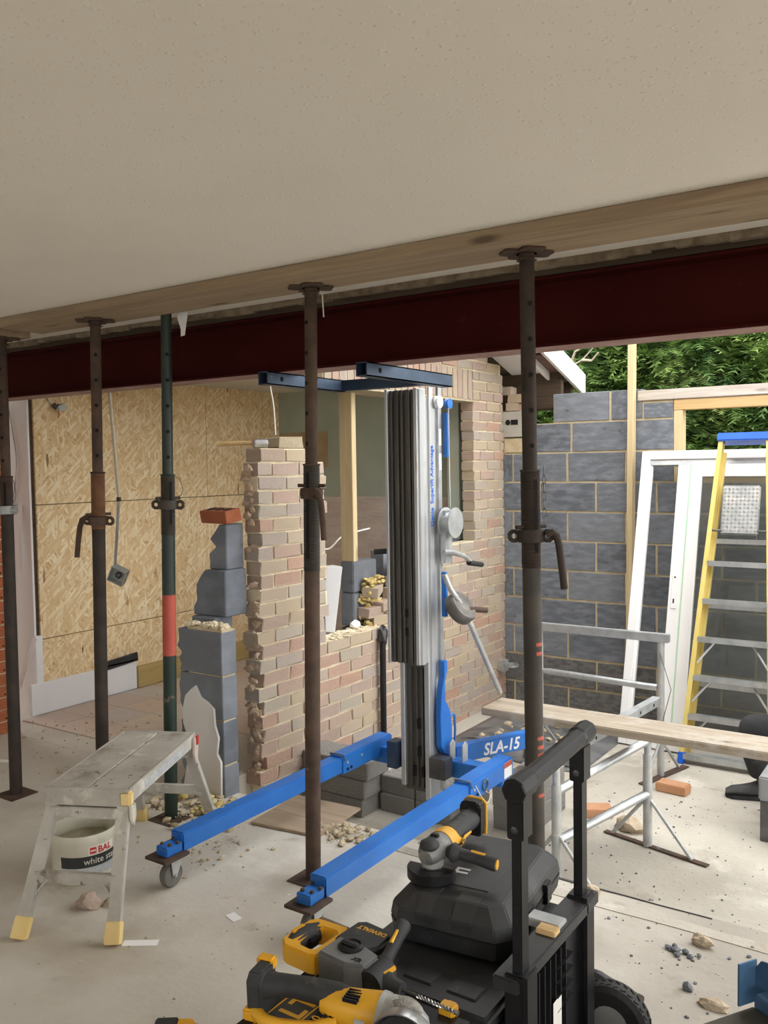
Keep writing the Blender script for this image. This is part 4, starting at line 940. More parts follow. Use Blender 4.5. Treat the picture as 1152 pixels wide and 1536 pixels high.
# ------------------------------------------------------------------ second tool box in front
T = thing('tool_box', 'black tool box with yellow lettering on its lid at the bottom edge', 'toolbox', (-1.13, 1.42, 0))
slab(-1.335, -.93, 1.15, 1.67, .0, .33, 'body', 'black_case', T, .02)
ld = slab(-1.36, -.905, 1.13, 1.685, .33, .378, 'lid', 'black', T, .012)
MB().prism([(0, 0), (.36, 0), (.36, .002), (0, .002)], .03, frame((-1.352, 1.3, .379), (0, 1, 0), (0, 0, 1))).build('lid_rim', 'black', ld)
MB().box(-1.322, -1.225, 1.2, 1.64, .3785, .3795).build('lid_panel', 'black_case', ld)
text('lettering', 'DEWALT', 'yellow', ld, frame((-1.246, 1.235, .3796), (0, 1, 0), (-1, 0, 0)), .085, bold=.002, sx=.92)
text('lettering', 'TOUGHSYSTEM 2.0', 'yellow', ld, frame((-1.205, 1.245, .3796), (0, 1, 0), (-1, 0, 0)), .032, bold=.0004, sx=.95)
for x in (-1.32, -1.238, -1.195): MB().box(x - .002, x + .002, 1.22, 1.64, .3796, .3803).build('yellow_line', 'yellow', ld)
for (x, y, a) in ((-.975, 1.66, 0), ):
    lt = MB().box(x - .014, x + .014, y + .006, y + .040, .285, .395).build('latch', 'yellow', T, bevel=.005)
    MB().box(x - .02, x + .02, y + .0, y + .03, .375, .40).build('latch_top', 'yellow', lt, bevel=.004)
MB().box(-.955, -.905, 1.64, 1.684, .30, .372).build('carry_handle', 'black', T, bevel=.015)
MB().box(-.95, -.90, 1.683, 1.686, .31, .33).build('latch_stripe', 'yellow', T)

# ------------------------------------------------------------------ black power tool case on the trolley
ra = math.radians(7)
T = thing('tool_case', 'scuffed black power tool case lying on the trolley', 'case', (-1.125, 2.11, .3845), ra)
hx, hy = .17, .245
def octo(ix, iy, c): return [(-hx + ix + c, -hy + iy), (hx - ix - c, -hy + iy), (hx - ix, -hy + iy + c), (hx - ix, hy - iy - c), (hx - ix - c, hy - iy), (-hx + ix + c, hy - iy), (-hx + ix, hy - iy - c), (-hx + ix, -hy + iy + c)]
def loft(rings, name, m, parent, bevel=.003):
    mb = MB(); vs = []; n = len(rings[0][0])
    for poly, z in rings: vs += [(x, y, z) for x, y in poly]
    fs = [tuple(range(n))[::-1], tuple((len(rings) - 1) * n + k for k in range(n))]
    for i in range(len(rings) - 1):
        for k in range(n): fs.append((i * n + k, i * n + (k + 1) % n, (i + 1) * n + (k + 1) % n, (i + 1) * n + k))
    return mb.add(vs, fs).build(name, m, parent, bevel=bevel, local=True)
lo = loft([(octo(.02, .02, .03), 0), (octo(.006, .006, .035), .012), (octo(.0, .0, .035), .055)], 'lower_shell', 'black_case', T)
up = loft([(octo(.0, .0, .035), .057), (octo(.006, .004, .035), .092), (octo(.04, .045, .03), .126)], 'upper_shell', 'black_case', T)
for (x, w_) in ((-.06, .05), (.045, .06)):
    MB().prism([(-hy + .002, .06), (-hy + .0, .092), (-hy + .042, .128), (-hy + .09, .129), (-hy + .09, .124), (-hy + .05, .12), (-hy + .02, .09), (-hy + .02, .06)], w_, frame((x - w_ / 2, 0, 0), (0, 1, 0), (0, 0, 1))).build('shell_rib', 'black_case', up, bevel=.003)
    MB().prism([(-hy + .002, .052), (-hy + .002, .02), (-hy + .03, .0), (-hy + .05, .02), (-hy + .03, .052)], w_, frame((x - w_ / 2, 0, 0), (0, 1, 0), (0, 0, 1))).build('shell_rib', 'black_case', lo, bevel=.003)
MB().box(-.08, .075, -.13, .15, .1255, .1285).build('top_panel', 'black_case', up, bevel=.001, seg=1)
for y in (-.085, .07): MB().box(hx - .012, hx + .010, y - .022, y + .022, .03, .085).build('latch', 'black', T, bevel=.003, local=True)
text('lettering', 'TI', 'label_grey', up, frame((-.012, -.075, .1289), (0, 1, 0), (-1, 0, 0)), .05, bold=.002).location = (0, 0, 0)

# ------------------------------------------------------------------ angle grinder on the case
def tool(name, label, o, xdir):
    x = Vector(xdir).normalized(); T = thing(name, label, 'power tool', o, math.atan2(x.y, x.x)); return T
T = tool('angle_grinder', 'black and yellow cordless angle grinder resting on the black case', (-1.20, 1.985, .513), (-.03, 1, 0))
L = dict(local=True)
MB().lathe([(.018, .0), (.058, .002), (.06, .004), (.058, .006), (.018, .008)], 32, Matrix.Translation((0, 0, .006))).build('disc', 'dark_steel', T, smooth=True, **L)
gd = MB(); vs = []; fs = []; n = 20
for k in range(n + 1):
    a = PI * .52 + PI * 1.02 * k / n
    for (r, z) in ((.03, .03), (.066, .03), (.068, .028), (.068, .004), (.066, .004), (.066, .027), (.03, .027)): vs.append((r * math.cos(a), r * math.sin(a), z))
for k in range(n):
    for j in range(7): fs.append((k * 7 + j, k * 7 + (j + 1) % 7, (k + 1) * 7 + (j + 1) % 7, (k + 1) * 7 + j))
fs += [tuple(range(7)), tuple(n * 7 + j for j in range(7))[::-1]]
gd.add(vs, fs).build('guard', 'black', T, smooth=True, **L)
MB().lathe([(.020, .012), (.026, .03), (.030, .034), (.032, .055)], 24).build('spindle_collar', 'cast', T, smooth=True, **L)
hd = MB().tube([(-.038, 0, .066), (-.02, 0, .068), (.0, 0, .070), (.03, 0, .070), (.052, 0, .070)], [.020, .032, .036, .037, .036], 16).build('gear_head', 'cast_dark', T, smooth=True, **L)
MB().rock((-.012, 0, .092), (.030, .027, .016), 3, 3, .15).build('worn_cover', 'grey_rubber', hd, smooth=True)
MB().box(.008, .024, -.012, .012, .102, .112).build('spindle_lock', 'black', hd, bevel=.003)
yb = MB().tube([(.05, 0, .070), (.075, 0, .070), (.10, 0, .071), (.14, 0, .072)], [.038, .039, .034, .029], 16).build('body', 'yellow', T, smooth=True, **L)
MB().tube([(.095, 0, .074), (.13, 0, .076), (.20, 0, .080), (.235, 0, .082)], [.0335, .031, .030, .032], 18).build('rubber_grip', 'grey_rubber', T, smooth=True, **L)
for s in (-1, 1): MB().prism([(.08, .055), (.115, .055), (.125, .068), (.16, .07), (.16, .076), (.118, .078), (.105, .066), (.08, .066)], .003, frame((0, s * .034 - .0015, 0), (1, 0, 0), (0, 0, 1))).build('yellow_panel', 'yellow', yb, bevel=.0008, seg=1)
text('lettering', 'DEWALT', 'black', yb, frame((.052, -.0392, .058), (1, 0, 0), (0, 0, 1)), .016, bold=.0003).location = (0, 0, 0)
ft = MB().prism([(-.032, .03), (.03, .03), (.034, .06), (.034, .118), (.02, .13), (-.022, .13), (-.034, .118), (-.034, .06)], .034, frame((.225, 0, 0), (0, 1, 0), (0, 0, 1))).build('battery_mount', 'black', T, bevel=.004, **L)
MB().prism([(-.036, .028), (.034, .028), (.037, .058), (.037, .12), (.022, .133), (-.024, .133), (-.037, .12), (-.037, .058)], .006, frame((.259, 0, 0), (0, 1, 0), (0, 0, 1))).build('yellow_rim', 'yellow', ft)
sh = MB().tube([(.025, -.034, .068), (.026, -.05, .068), (.027, -.056, .067), (.03, -.07, .066), (.035, -.12, .062), (.038, -.16, .058), (.039, -.172, .057)], [.014, .026, .026, .016, .016, .019, .018], 16).build('side_handle', 'grey_rubber', T, smooth=True, **L)
MB().tube([(.035, -.100, .0775), (.037, -.14, .0755)], .005, 10).build('grip_inlay', 'yellow', sh, smooth=True)
MB().tube([(.039, -.171, .057), (.0395, -.1745, .057)], .013, 16).build('end_cap', 'yellow', sh)

# ------------------------------------------------------------------ large yellow grinder on the front box
T = tool('angle_grinder', 'large yellow cordless grinder with grey gear head lying on the lettered box', (-1.345, 1.445, .381), (.985, .20, 0))
MB().prism([(-.038, .0), (.038, .0), (.042, .02), (.036, .10), (.02, .108), (-.026, .108), (-.042, .09)], .034, frame((-.005, 0, 0), (0, 1, 0), (0, 0, 1))).build('battery_mount', 'grey_rubber', T, bevel=.004, **L)
for (y, z) in ((.03, .085), (-.034, .0)): MB().box(-.014, .03, y - .012, y + .016, z, z + .028).build('yellow_corner', 'yellow', T, bevel=.005, **L)
MB().tube([(.015, .0, .066), (.05, .002, .070), (.09, .005, .074), (.15, .008, .074), (.20, .008, .072), (.225, .006, .07)], [.034, .026, .024, .027, .030, .027], 16).build('handle', 'grey_rubber', T, smooth=True, **L)
MB().tube([(.17, .0, .060), (.20, 0, .060), (.25, .0, .060), (.285, .0, .062), (.31, .0, .062)], [.024, .036, .041, .043, .046], 18).build('body', 'yellow', T, smooth=True, **L)
MB().tube([(.01, -.03, .018), (.05, -.055, .02), (.10, -.058, .022), (.17, -.045, .026), (.215, -.025, .034)], [.015, .014, .013, .015, .022], 12).build('hand_guard', 'yellow', T, smooth=True, **L)
bd = MB().tube([(.31, 0, .062), (.322, 0, .062)], [.048, .046], 18).build('flange', 'zinc_dull', T, smooth=True, **L)
gh = MB().tube([(.32, 0, .062), (.345, -.002, .062), (.375, -.006, .058), (.40, -.01, .05), (.412, -.012, .046)], [.044, .046, .043, .034, .02], 16).build('gear_head', 'cast', T, smooth=True, **L)
MB().rock((.362, -.004, .094), (.040, .026, .015), 8, 3, .22).build('worn_cover', mat('worn_grey_cover', (.20, .195, .18), (.46, .44, .40), 30, .7, bump=.8, bscale=90), gh, smooth=True)
MB().lathe([(.034, -.012), (.038, .0), (.036, .016), (.026, .022)], 20, frame((.372, -.045, .052), (1, 0, 0), (0, 0, 1))).build('spindle_collar', 'cast', gh, smooth=True)
for k in range(5): MB().box(.232 + .0, .266, -.036 + k * .009, -.032 + k * .009, .094, .102).build('vent', 'black', T, **L)
for (x, z, s) in ((.205, .05, 1), (.19, .05, .8)): MB().lathe([(.007 * s, 0), (.007 * s, .002)], 12, frame((x, -.034, z), (1, 0, 0), (0, 0, 1))).build('screw', 'black', T, **L)
MB().box(.262, .295, -.0425, -.040, .042, .066).build('rating_label', 'label_grey', T, **L)
MB().lathe([(.02, -.002), (.062, -.002), (.064, 0), (.062, .002), (.02, .002)], 32, frame((.385, -.068, .052), (1, 0, .1), (0, 0, 1))).build('disc', 'rubber', T, smooth=True, **L)
gd = MB(); vs = []; fs = []; n = 18
GF = frame((.385, -.05, .052), (1, 0, .1), (0, 0, 1))
for k in range(n + 1):
    a = -.3 + 3.2 * k / n
    for (r, z) in ((.036, .0), (.072, .0), (.074, .004), (.074, .03), (.071, .03), (.071, .006), (.036, .003)): vs.append(GF @ Vector((r * math.cos(a), r * math.sin(a), z)))
for k in range(n):
    for j in range(7): fs.append((k * 7 + j, k * 7 + (j + 1) % 7, (k + 1) * 7 + (j + 1) % 7, (k + 1) * 7 + j))
gd.add(vs, fs).build('guard', 'steel', T, smooth=True, **L)
MB().tube([(.10, -.0720, .028), (.115, -.0718, .034), (.125, -.0715, .024), (.15, -.066, .028), (.16, -.063, .024), (.19, -.052, .026)], .0012, 5).build('scribble', 'black', T, **L)

# ------------------------------------------------------------------ hammer drill lying behind it
T = tool('hammer_drill', 'yellow and black cordless hammer drill lying on its side, long masonry bit', (-1.235, 1.645, .381), (.995, -.06, 0)); T.scale = (.88, .88, .9)
MB().prism([(-.07, -.05), (.03, -.055), (.085, -.035), (.085, .035), (.03, .05), (-.07, .05)], .085, Matrix.Translation((0, 0, .002))).build('gear_housing', mat('grey_gear_housing', (.12, .125, .13), (.18, .185, .19), 12, .5), T, bevel=.008, **L)
MB().prism([(-.085, .04), (.03, .035), (.055, .07), (.05, .135), (.02, .16), (-.06, .165), (-.085, .145)], .082, Matrix.Translation((0, 0, .0))).build('motor_housing', 'grey_rubber', T, bevel=.008, **L)
text('lettering', 'DEWALT', 'yellow', T, frame((.035, .135, .0826), (-1, -.05, 0), (0, -1, 0)), .024, bold=.0004).location = (0, 0, 0)
text('lettering', 'XR', 'hole', T, frame((.035, -.028, .0876), (1, 0, 0), (0, 1, 0)), .022, bold=.0006).location = (0, 0, 0)
ring = MB()
out = [(-.075, -.045), (-.075, .10), (-.10, .125), (-.205, .115), (-.225, .09), (-.22, -.03), (-.19, -.055), (-.10, -.055)]
inn = [(-.105, -.018), (-.105, .075), (-.115, .085), (-.165, .08), (-.175, .07), (-.172, -.01), (-.16, -.022), (-.115, -.024)]
n = 8; vs = [(x, y, z) for z in (.012, .068) for (x, y) in out] + [(x, y, z) for z in (.012, .068) for (x, y) in inn]; fs = []
for k in range(n):
    j = (k + 1) % n
    fs += [(k, j, 8 + j, 8 + k), (16 + k, 24 + k, 24 + j, 16 + j), (k, 16 + k, 16 + j, j), (8 + k, 8 + j, 24 + j, 24 + k)]
ring.add(vs, fs).build('handle_frame', 'yellow', T, bevel=.006, **L)
MB().tube([(-.196, -.02, .042), (-.198, .02, .044), (-.196, .06, .044), (-.185, .095, .042)], [.028, .031, .030, .026], 14).build('rubber_grip', 'grey_rubber', T, smooth=True, **L)
MB().box(-.215, -.20, .0, .05, .070, .076).build('grip_inlay', 'yellow', T, bevel=.002, **L)
MB().box(-.175, -.155, .02, .06, .025, .055).build('trigger', 'black', T, bevel=.006, **L)
MB().box(-.21, -.10, .112, .130, .02, .066).build('battery_rail', mat('brown_rail', (.16, .11, .08), (.22, .16, .12), 8, .5), T, bevel=.003, **L)
dl = MB().lathe([(.036, .086), (.036, .092), (.028, .096), (.026, .092), (.0, .092)], 24, Matrix.Translation((-.005, .02, 0))).build('mode_dial', 'black', T, smooth=True, **L)
MB().box(-.035, .025, .012, .028, .09, .101).build('dial_bar', 'grey_rubber', dl, bevel=.004)
MB().tube([(.08, 0, .044), (.10, 0, .044), (.14, 0, .044), (.155, 0, .044), (.185, 0, .044)], [.034, .034, .028, .022, .018], 18).build('chuck', 'grey_rubber', T, smooth=True, **L)
ca_ = MB().tube([(.105, -.035, .044), (.105, .035, .05)], [.036, .036], 18).build('handle_clamp', 'grey_rubber', T, smooth=True, **L)
sh = MB().tube([(.092, .035, .055), (.09, .05, .06), (.088, .052, .061), (.085, .075, .07), (.075, .13, .092), (.068, .165, .106), (.067, .17, .108)], [.026, .028, .02, .018, .019, .023, .021], 16).build('side_handle', 'grey_rubber', T, smooth=True, **L)
MB().tube([(.081, .09, .094), (.074, .13, .108)], .006, 10).build('grip_inlay', 'yellow', sh, smooth=True)
for y in (.03, ): MB().box(.118, .138, -.012, .04, .06, .074).build('depth_lever', 'yellow', T, bevel=.004, **L)
bit = MB().cyl((.18, 0, .044), (.23, .002, .044), .005, 10); 
bo = bit.build('drill_bit', 'dark_steel', T, smooth=True, **L)
sp = MB()
for ph in (0, PI):
    sp.tube([(.23 + .115 * k / 48, .002 + .0035 * math.cos(k * .75 + ph), .044 + .0035 * math.sin(k * .75 + ph)) for k in range(49)], .0026, 6)
sp.build('bit_spiral', 'steel', bo, smooth=True); MB().cyl((.345, .002, .044), (.356, .002, .044), .006, 8).build('bit_tip', 'steel', bo)

# ------------------------------------------------------------------ tool poking in at the bottom edge
T = tool('cordless_tool', 'yellow and black cordless tool cut off by the bottom edge', (-1.765, 1.575, 0), (.8, .6, 0))
MB().prism([(-.07, -.05), (.05, -.055), (.06, .03), (.045, .055), (-.06, .06), (-.075, .02)], .115, Matrix.Translation((0, 0, .001))).build('body', 'yellow', T, bevel=.015, seg=3, **L)
MB().box(-.062, -.0, -.042, .046, .112, .121).build('rubber_pad', 'grey_rubber', T, bevel=.004, **L)
# ------------------------------------------------------------------ orange perforated brick pier at the left edge
M['crumb'] = mat('mortar_rubble', (.42, .34, .22), (.58, .50, .36), 20, .95, bump=.6)
M['stone'] = mat('pale_stone', (.36, .28, .19), (.50, .41, .30), 14, .95, bump=.5)
M['slate'] = mat('grey_chip', (.10, .11, .125), (.18, .19, .21), 14, .9, bump=.4)
PR = struct(MB().box(-5.40, -4.985, 3.01, 3.20, 0, 2.045).build('wall_pier', 'mortar'), 'orange perforated brick pier at the left edge under the beam')
ob = unit_brick('brick', 'orange_brick', .05, 77)
hm = MB()
for c in range(27):
    z = .002 + c * .0755; xs = [-5.31, -5.085] if c % 2 else [-5.19, -5.015]
    for x in xs:
        L_ = .215 if not (x == -5.015) else .085
        piece('brick', ob, PR, (x, 3.105, z + .0325), (L_, .205, .065))
        for k in range(-2, 3):
            if x > -5.1 and abs(k) < 3: hm.box(-4.979, -4.9755, 3.105 + k * .036 - .006, 3.105 + k * .036 + .006, z + .012, z + .053)
            if abs(k * .036) < L_ / 2 - .012: hm.box(x + k * .036 - .006, x + k * .036 + .006, 3.0015, 3.006, z + .012, z + .053)
hm.build('perforations', 'hole', PR)['kind'] = 'stuff'
# torn white lining paper hanging from the white reveal
mb = MB()
def ribbon(pts, w, th=.002):
    for a, b_ in zip(pts, pts[1:]): mb.bar(a, b_, th, w, up=(1, 0, 0))
ribbon([(-5.265, 3.487, 1.40), (-5.26, 3.47, 1.2), (-5.24, 3.46, .96)], .03)
o = mb.build('torn_strip', 'white_wall'); tag(o, 'curled white strip peeling off the boarded reveal', 'strip', 'peeling strips')
mb = MB(); ribbon([(-5.15, 3.48, .52), (-5.165, 3.43, .38), (-5.18, 3.38, .22), (-5.18, 3.29, .06), (-5.17, 3.24, .003)], .05)
tag(mb.build('torn_strip', 'white_wall'), 'long white strip hanging down in front of the skirting end', 'strip', 'peeling strips')
MB().box(-5.17, -5.15, 3.485, 3.535, .2, .53).build('edge_trim', 'upvc', b)
# ------------------------------------------------------------------ cables
M['cable_white'] = mat('white_cable', (.72, .70, .64), (.78, .76, .70), 9, .5)
def cable(name, pts, r, label, m='cable_white', n=8):
    P = [Vector(p) for p in pts]; out = []
    for i in range(len(P) - 1):
        p0, p1, p2, p3 = P[max(i - 1, 0)], P[i], P[i + 1], P[min(i + 2, len(P) - 1)]
        for k in range(6):
            t = k / 6; out.append(.5 * ((2 * p1) + (p2 - p0) * t + (2 * p0 - 5 * p1 + 4 * p2 - p3) * t * t + (3 * p1 - p0 - 3 * p2 + p3) * t ** 3))
    out.append(P[-1]); return tag(MB().tube(out, r, n).build(name, m, smooth=True), label, 'cable')
cable('cable', [(-3.17, 3.60, 2.285), (-3.16, 3.60, 2.1), (-3.15, 3.62, 1.95), (-3.15, 3.63, 1.80)], .004, 'white cable hanging from the ceiling onto the brick pier')
cable('cable', [(-3.36, 4.02, 1.36), (-3.37, 4.07, 1.27), (-3.40, 4.2, 1.17), (-3.42, 4.42, 1.10), (-3.43, 4.6, 1.17), (-3.43, 4.9, 1.20)], .006, 'white cable looping behind the timber stud')
cable('cable', [(-5.36, 3.484, 2.05), (-5.32, 3.484, 1.88), (-5.29, 3.484, 1.70), (-5.32, 3.484, 1.52), (-5.36, 3.484, 1.42)], .004, 'thin grey cable bowed in front of the white reveal', 'zinc_dull')
T = thing('conduit_drop', 'pale conduit hanging from the ceiling with a metal socket box at its end', 'conduit', (-4.0, 3.24, 1.0))
MB().bar((-4.055, 3.25, 2.285), (-3.985, 3.25, 1.46), .022, .010, up=(0, 1, 0)).build('conduit', mat('aged_conduit', (.52, .48, .36), (.6, .56, .45), 8, .5), T, bevel=.003)
MB().bar((-3.985, 3.25, 1.458), (-4.035, 3.25, 1.08), .020, .010, up=(0, 1, 0)).build('conduit', 'zinc_dull', T, bevel=.003)
MB().box(-.012, .012, -.008, .008, -.012, .012, Matrix.Translation((-3.985, 3.25, 1.46))).build('coupler', 'rust', T, bevel=.002)
BX = Matrix.Translation((-4.01, 3.25, 1.03)) @ Matrix.Diagonal((1.25, 1.25, 1.25, 1)) @ Matrix.Rotation(.55, 4, 'Y') @ Matrix.Rotation(.5, 4, 'Z')
bo = MB().box(-.037, .037, .016, .02, -.037, .037, BX)
for (a, b2, c, d) in ((-.037, -.034, -.037, .037), (.034, .037, -.037, .037)): bo.box(a, b2, -.02, .02, c, d, BX)
for (c, d) in ((-.037, -.034), (.034, .037)): bo.box(-.037, .037, -.02, .02, c, d, BX)
bx_ = bo.build('socket_box', 'zinc_dull', T)
MB().rock(tuple(BX @ Vector((0, .0, 0))), (.022, .016, .02), 4, 1, .7).build('wires', 'dark_steel', bx_)
T = thing('wall_junction', 'small metal junction with loose wires at the top of the board wall', 'junction', (-5.15, 3.70, 2.05))
MB().box(-.022, .022, -.03, .03, -.02, .02, Matrix.Translation((-5.125, 3.72, 2.05)) @ Matrix.Rotation(.4, 4, 'X')).build('metal_clip', 'zinc', T, bevel=.003)
MB().rock((-5.135, 3.68, 2.06), (.02, .03, .02), 6, 1, .8).build('connector', 'dark_steel', T)
MB().tube([(-5.15, 3.63, 2.14), (-5.14, 3.65, 2.09), (-5.135, 3.68, 2.06)], .006, 6).build('lead', 'cable_white', T)
MB().tube([(-5.13, 3.70, 2.04), (-5.125, 3.705, 2.0), (-5.13, 3.70, 1.98)], .004, 6).build('wire', 'label_red', T)
# ------------------------------------------------------------------ things left on the broken walls
T = thing('lump_hammer', 'lump hammer with wooden handle lying on top of the brick pier', 'hammer', (-3.16, 3.48, 1.73))
hh = MB().tube([(-3.125, 3.535, 1.752), (-3.128, 3.53, 1.752), (-3.165, 3.475, 1.752), (-3.17, 3.47, 1.752)], [.021, .026, .026, .021], 8).build('head', 'steel', T, bevel=.002)
MB().tube([(-3.13, 3.515, 1.752), (-3.22, 3.455, 1.756), (-3.345, 3.385, 1.752)], [.010, .012, .014], 10).build('handle', 'pine_x', T, smooth=True)
for nm, cx_, cy_, cz_, sx_, sy_, sz_, rz_, mm, lb in (('loose_brick', -3.15, 3.70, 1.726 + .031, .10, .215, .060, .05, 'crumb', 'mortar-crusted loose brick on top of the brick pier'),):
    o = piece(nm, unit_brick('loose_brick', mm, .12, 91, .05), None, (cx_, cy_, cz_), (sx_, sy_, sz_), (0, 0, rz_)); tag(o, lb, 'brick')
T = thing('perforated_brick', 'orange perforated brick balanced on top of the grey block stack', 'brick', (-3.275, 3.33, 1.345), math.radians(-8)); T.rotation_euler[0] = .16
MB().box(-.108, .108, -.051, .051, 0, .065).build('body', mat('dark_orange_brick', (.30, .085, .035), (.38, .12, .05), 12, .85, bump=.3), T, bevel=.003, local=True)
for k in (-1, 0, 1): MB().lathe([(.026, .0652), (.026, .0658)], 16, Matrix.Translation((k * .066, 0, 0)) @ Matrix.Diagonal((1, 1.1, 1, 1))).build('core_hole', 'hole', T, local=True)
T = thing('white_cabinet', 'white sheet-metal panel box leaning in the wall opening', 'panel', (-3.28, 4.2, .60))
MB().add([(-3.30, 4.17, .615), (-3.22, 4.22, .615), (-3.22, 4.31, 1.01), (-3.30, 4.26, 1.01), (-3.36, 4.17, .615), (-3.33, 4.30, .615), (-3.33, 4.36, 1.01), (-3.38, 4.24, 1.01)],
    [(0, 1, 2, 3), (4, 7, 6, 5), (0, 4, 5, 1), (1, 5, 6, 2), (2, 6, 7, 3), (3, 7, 4, 0)]).build('case', 'upvc', T, bevel=.004)
MB().box(-3.33, -3.25, 4.14, 4.165, .62, .98).build('open_side', 'black', T, bevel=.002)
tag(MB().rock((-3.2, 4.40, .64), (.035, .06, .03), 21, 1, .5).build('plaster_lump', 'white_wall'), 'white plaster lump on the broken wall ledge', 'rubble')
for k, (y, z, x) in enumerate(((4.62, .645, -3.17), (4.56, .70, -3.19), (4.66, .73, -3.18), (4.60, .83, -3.2))):
    o = piece('loose_brick', bms[k], None, (x, y, z), (.1, .14, .062), (.05 * k, .06, .25 * (k - 1.5)))
    tag(o, ('lowest', 'second', 'third', 'topmost')[k] + ' broken brick end sticking out beside the mast over the ledge', 'brick', 'broken bricks in the opening')
T = thing('drain_pipe', 'black plastic pipe standing against the low brick wall left of the mast', 'pipe', (-3.06, 4.5, -.25))
MB().tube([(-3.065, 4.50, -.25), (-3.062, 4.50, .50), (-3.066, 4.52, .57)], .02, 10).build('pipe', 'black', T, smooth=True)
MB().rock((-3.07, 4.52, .57), (.03, .035, .06), 13, 2, .7).build('torn_end', 'dpm', T)
T = thing('scaffold_clamp', 'galvanised ring bracket sticking out of the far end of the brick wall', 'bracket', (-3.05, 6.2, .03))
MB().lathe([(.04, -.01), (.062, -.008), (.062, .008), (.04, .01)], 20, Matrix.Translation((-2.99, 6.18, .055)), close=True).build('ring', 'zinc', T, smooth=True)
MB().box(-3.1, -3.03, 6.15, 6.21, .0, .09).build('arm', 'zinc_dull', T, bevel=.004)
# ------------------------------------------------------------------ floor debris
tag(MB().prism([(-2.72, 2.90), (-2.36, 2.945), (-2.385, 3.30), (-2.75, 3.27)], .012, Matrix.Translation((0, 0, .001))).build('plywood_offcut', wood_mat('dusty_ply', (.30, .22, .15), (.42, .33, .24), 'X', .85), bevel=.002), 'dusty plywood offcut on the slab edge under the lift', 'board')
def crumbs(name, n, fx, fy, z, smin, smax, m, seed, label, cat, h=.0):
    rr = random.Random(seed); mb = MB()
    for k in range(n):
        x = rr.gauss(*fx); y = rr.gauss(*fy); s = smin + (smax - smin) * rr.random() ** 3
        mb.rock((x, y, z + s * .3 + h * rr.random()), (s, s * rr.uniform(.7, 1.2), s * rr.uniform(.5, .8)), k + seed * 7, 1, .6)
    o = mb.build(name, m); o['kind'] = 'stuff'; return tag(o, label, cat)
crumbs('mortar_rubble', 260, (-3.12, .16), (2.92, .09), 0, .004, .028, 'crumb', 1, 'pile of sandy mortar crumbs around the foot of the green prop', 'rubble', .02)
crumbs('foam_rubble', 60, (-2.98, .07), (2.93, .04), .0, .008, .03, 'foam', 2, 'yellow foam crumbs at the foot of the plastered stub', 'rubble', .025)
crumbs('mortar_rubble', 150, (-2.30, .09), (3.05, .05), 0, .004, .020, 'crumb', 3, 'sandy crumbs beside the plywood offcut between the lift legs', 'rubble', .006)
crumbs('grit', 120, (-2.75, .12), (2.62, .12), 0, .003, .012, 'crumb', 4, 'trail of grit running from the rubble past the bench', 'rubble')
crumbs('grit', 420, (-.9, .55), (4.5, .75), -.25, .002, .008, 'slate', 5, 'dark grit strewn over the extension slab', 'rubble')
crumbs('grit', 260, (-.75, .45), (2.85, .35), 0, .002, .008, 'slate', 6, 'fine dark grit on the room floor at lower right', 'rubble')
crumbs('grit', 220, (-4.3, .5), (3.35, .35), .008, .003, .012, 'crumb', 8, 'debris scattered along the kitchen threshold', 'rubble')
crumbs('grit', 110, (-2.2, .55), (2.1, .35), 0, .002, .007, 'crumb', 9, 'specks of grit on the floor between bench and lift leg', 'rubble')
mb = MB(); rr = random.Random(31)
vs = []; fs = []; n = 18
for i in range(n):
    for j in range(n):
        x = -2.95 + 1.0 * i / (n - 1); y = 4.95 + .85 * j / (n - 1); e = min(i, j, n - 1 - i, n - 1 - j) / 4
        vs.append((x + .04 * noise.noise(Vector((i, j, 1))), y + .06 * noise.noise(Vector((j * .7, i * .4, 2))), -.246 + max(0, min(1, e)) * (.035 + .05 * noise.noise(Vector((x * 6, y * 6, 0))))))
for i in range(n - 1):
    for j in range(n - 1): fs.append((i * n + j, (i + 1) * n + j, (i + 1) * n + j + 1, i * n + j + 1))
sh = MB().add(vs, fs).build('plastic_sheet', mat('crumpled_grey_sheet', (.08, .085, .09), (.2, .205, .21), 7, .3), smooth=True); sh.modifiers.new('thickness', 'SOLIDIFY').thickness = .002
tag(sh, 'crumpled dark plastic sheet by the foot of the brick wall', 'sheet')
crumbs('mortar_rubble', 40, (-2.45, .16), (5.35, .13), -.21, .012, .04, 'crumb', 12, 'pale mortar lumps on the crumpled plastic sheet', 'rubble')
def stone(x, y, z, r, seed, label, m='stone', rough=.55): return tag(MB().rock((x, y, z + r[2] * .62), r, seed, 2, rough).build('stone', m, smooth=False), label, 'stone')
stone(-.735, 2.96, 0, (.036, .022, .022), 41, 'angular tan stone at the end of the cement strip')
stone(-.62, 2.63, 0, (.045, .017, .016), 42, 'long brown stone beside the dark deck at lower right')
stone(-1.18, 3.10, 0, (.04, .03, .022), 43, 'brown mortar lump at the slab edge behind the trolley wheel')
stone(-1.44, 4.32, -.25, (.075, .05, .045), 44, 'large pale stone under the near trestle')
stone(-2.72, 2.02, 0, (.05, .035, .03), 45, 'pinkish stone on the floor in front of the bucket', mat('pinkish_stone', (.42, .31, .25), (.5, .4, .33), 12, .95, bump=.4))
stone(-2.66, 2.07, 0, (.022, .022, .016), 46, 'small stone right of the pinkish one under the bench')
for k, (dx, dy, s) in enumerate(((0, 0, .018), (.03, .008, .015), (-.025, .008, .013), (.05, -.01, .012), (.012, -.022, .013), (-.01, .028, .012), (.072, .014, .010))):
    o = tag(MB().rock((-.80 + dx, 2.87 + dy, s * .5), (s, s * .8, s * .6), 60 + k, 1, .5).build('slate_chip', 'slate'), 'dark grey block chip in the little heap on the right floor', 'stone', 'chip heap')
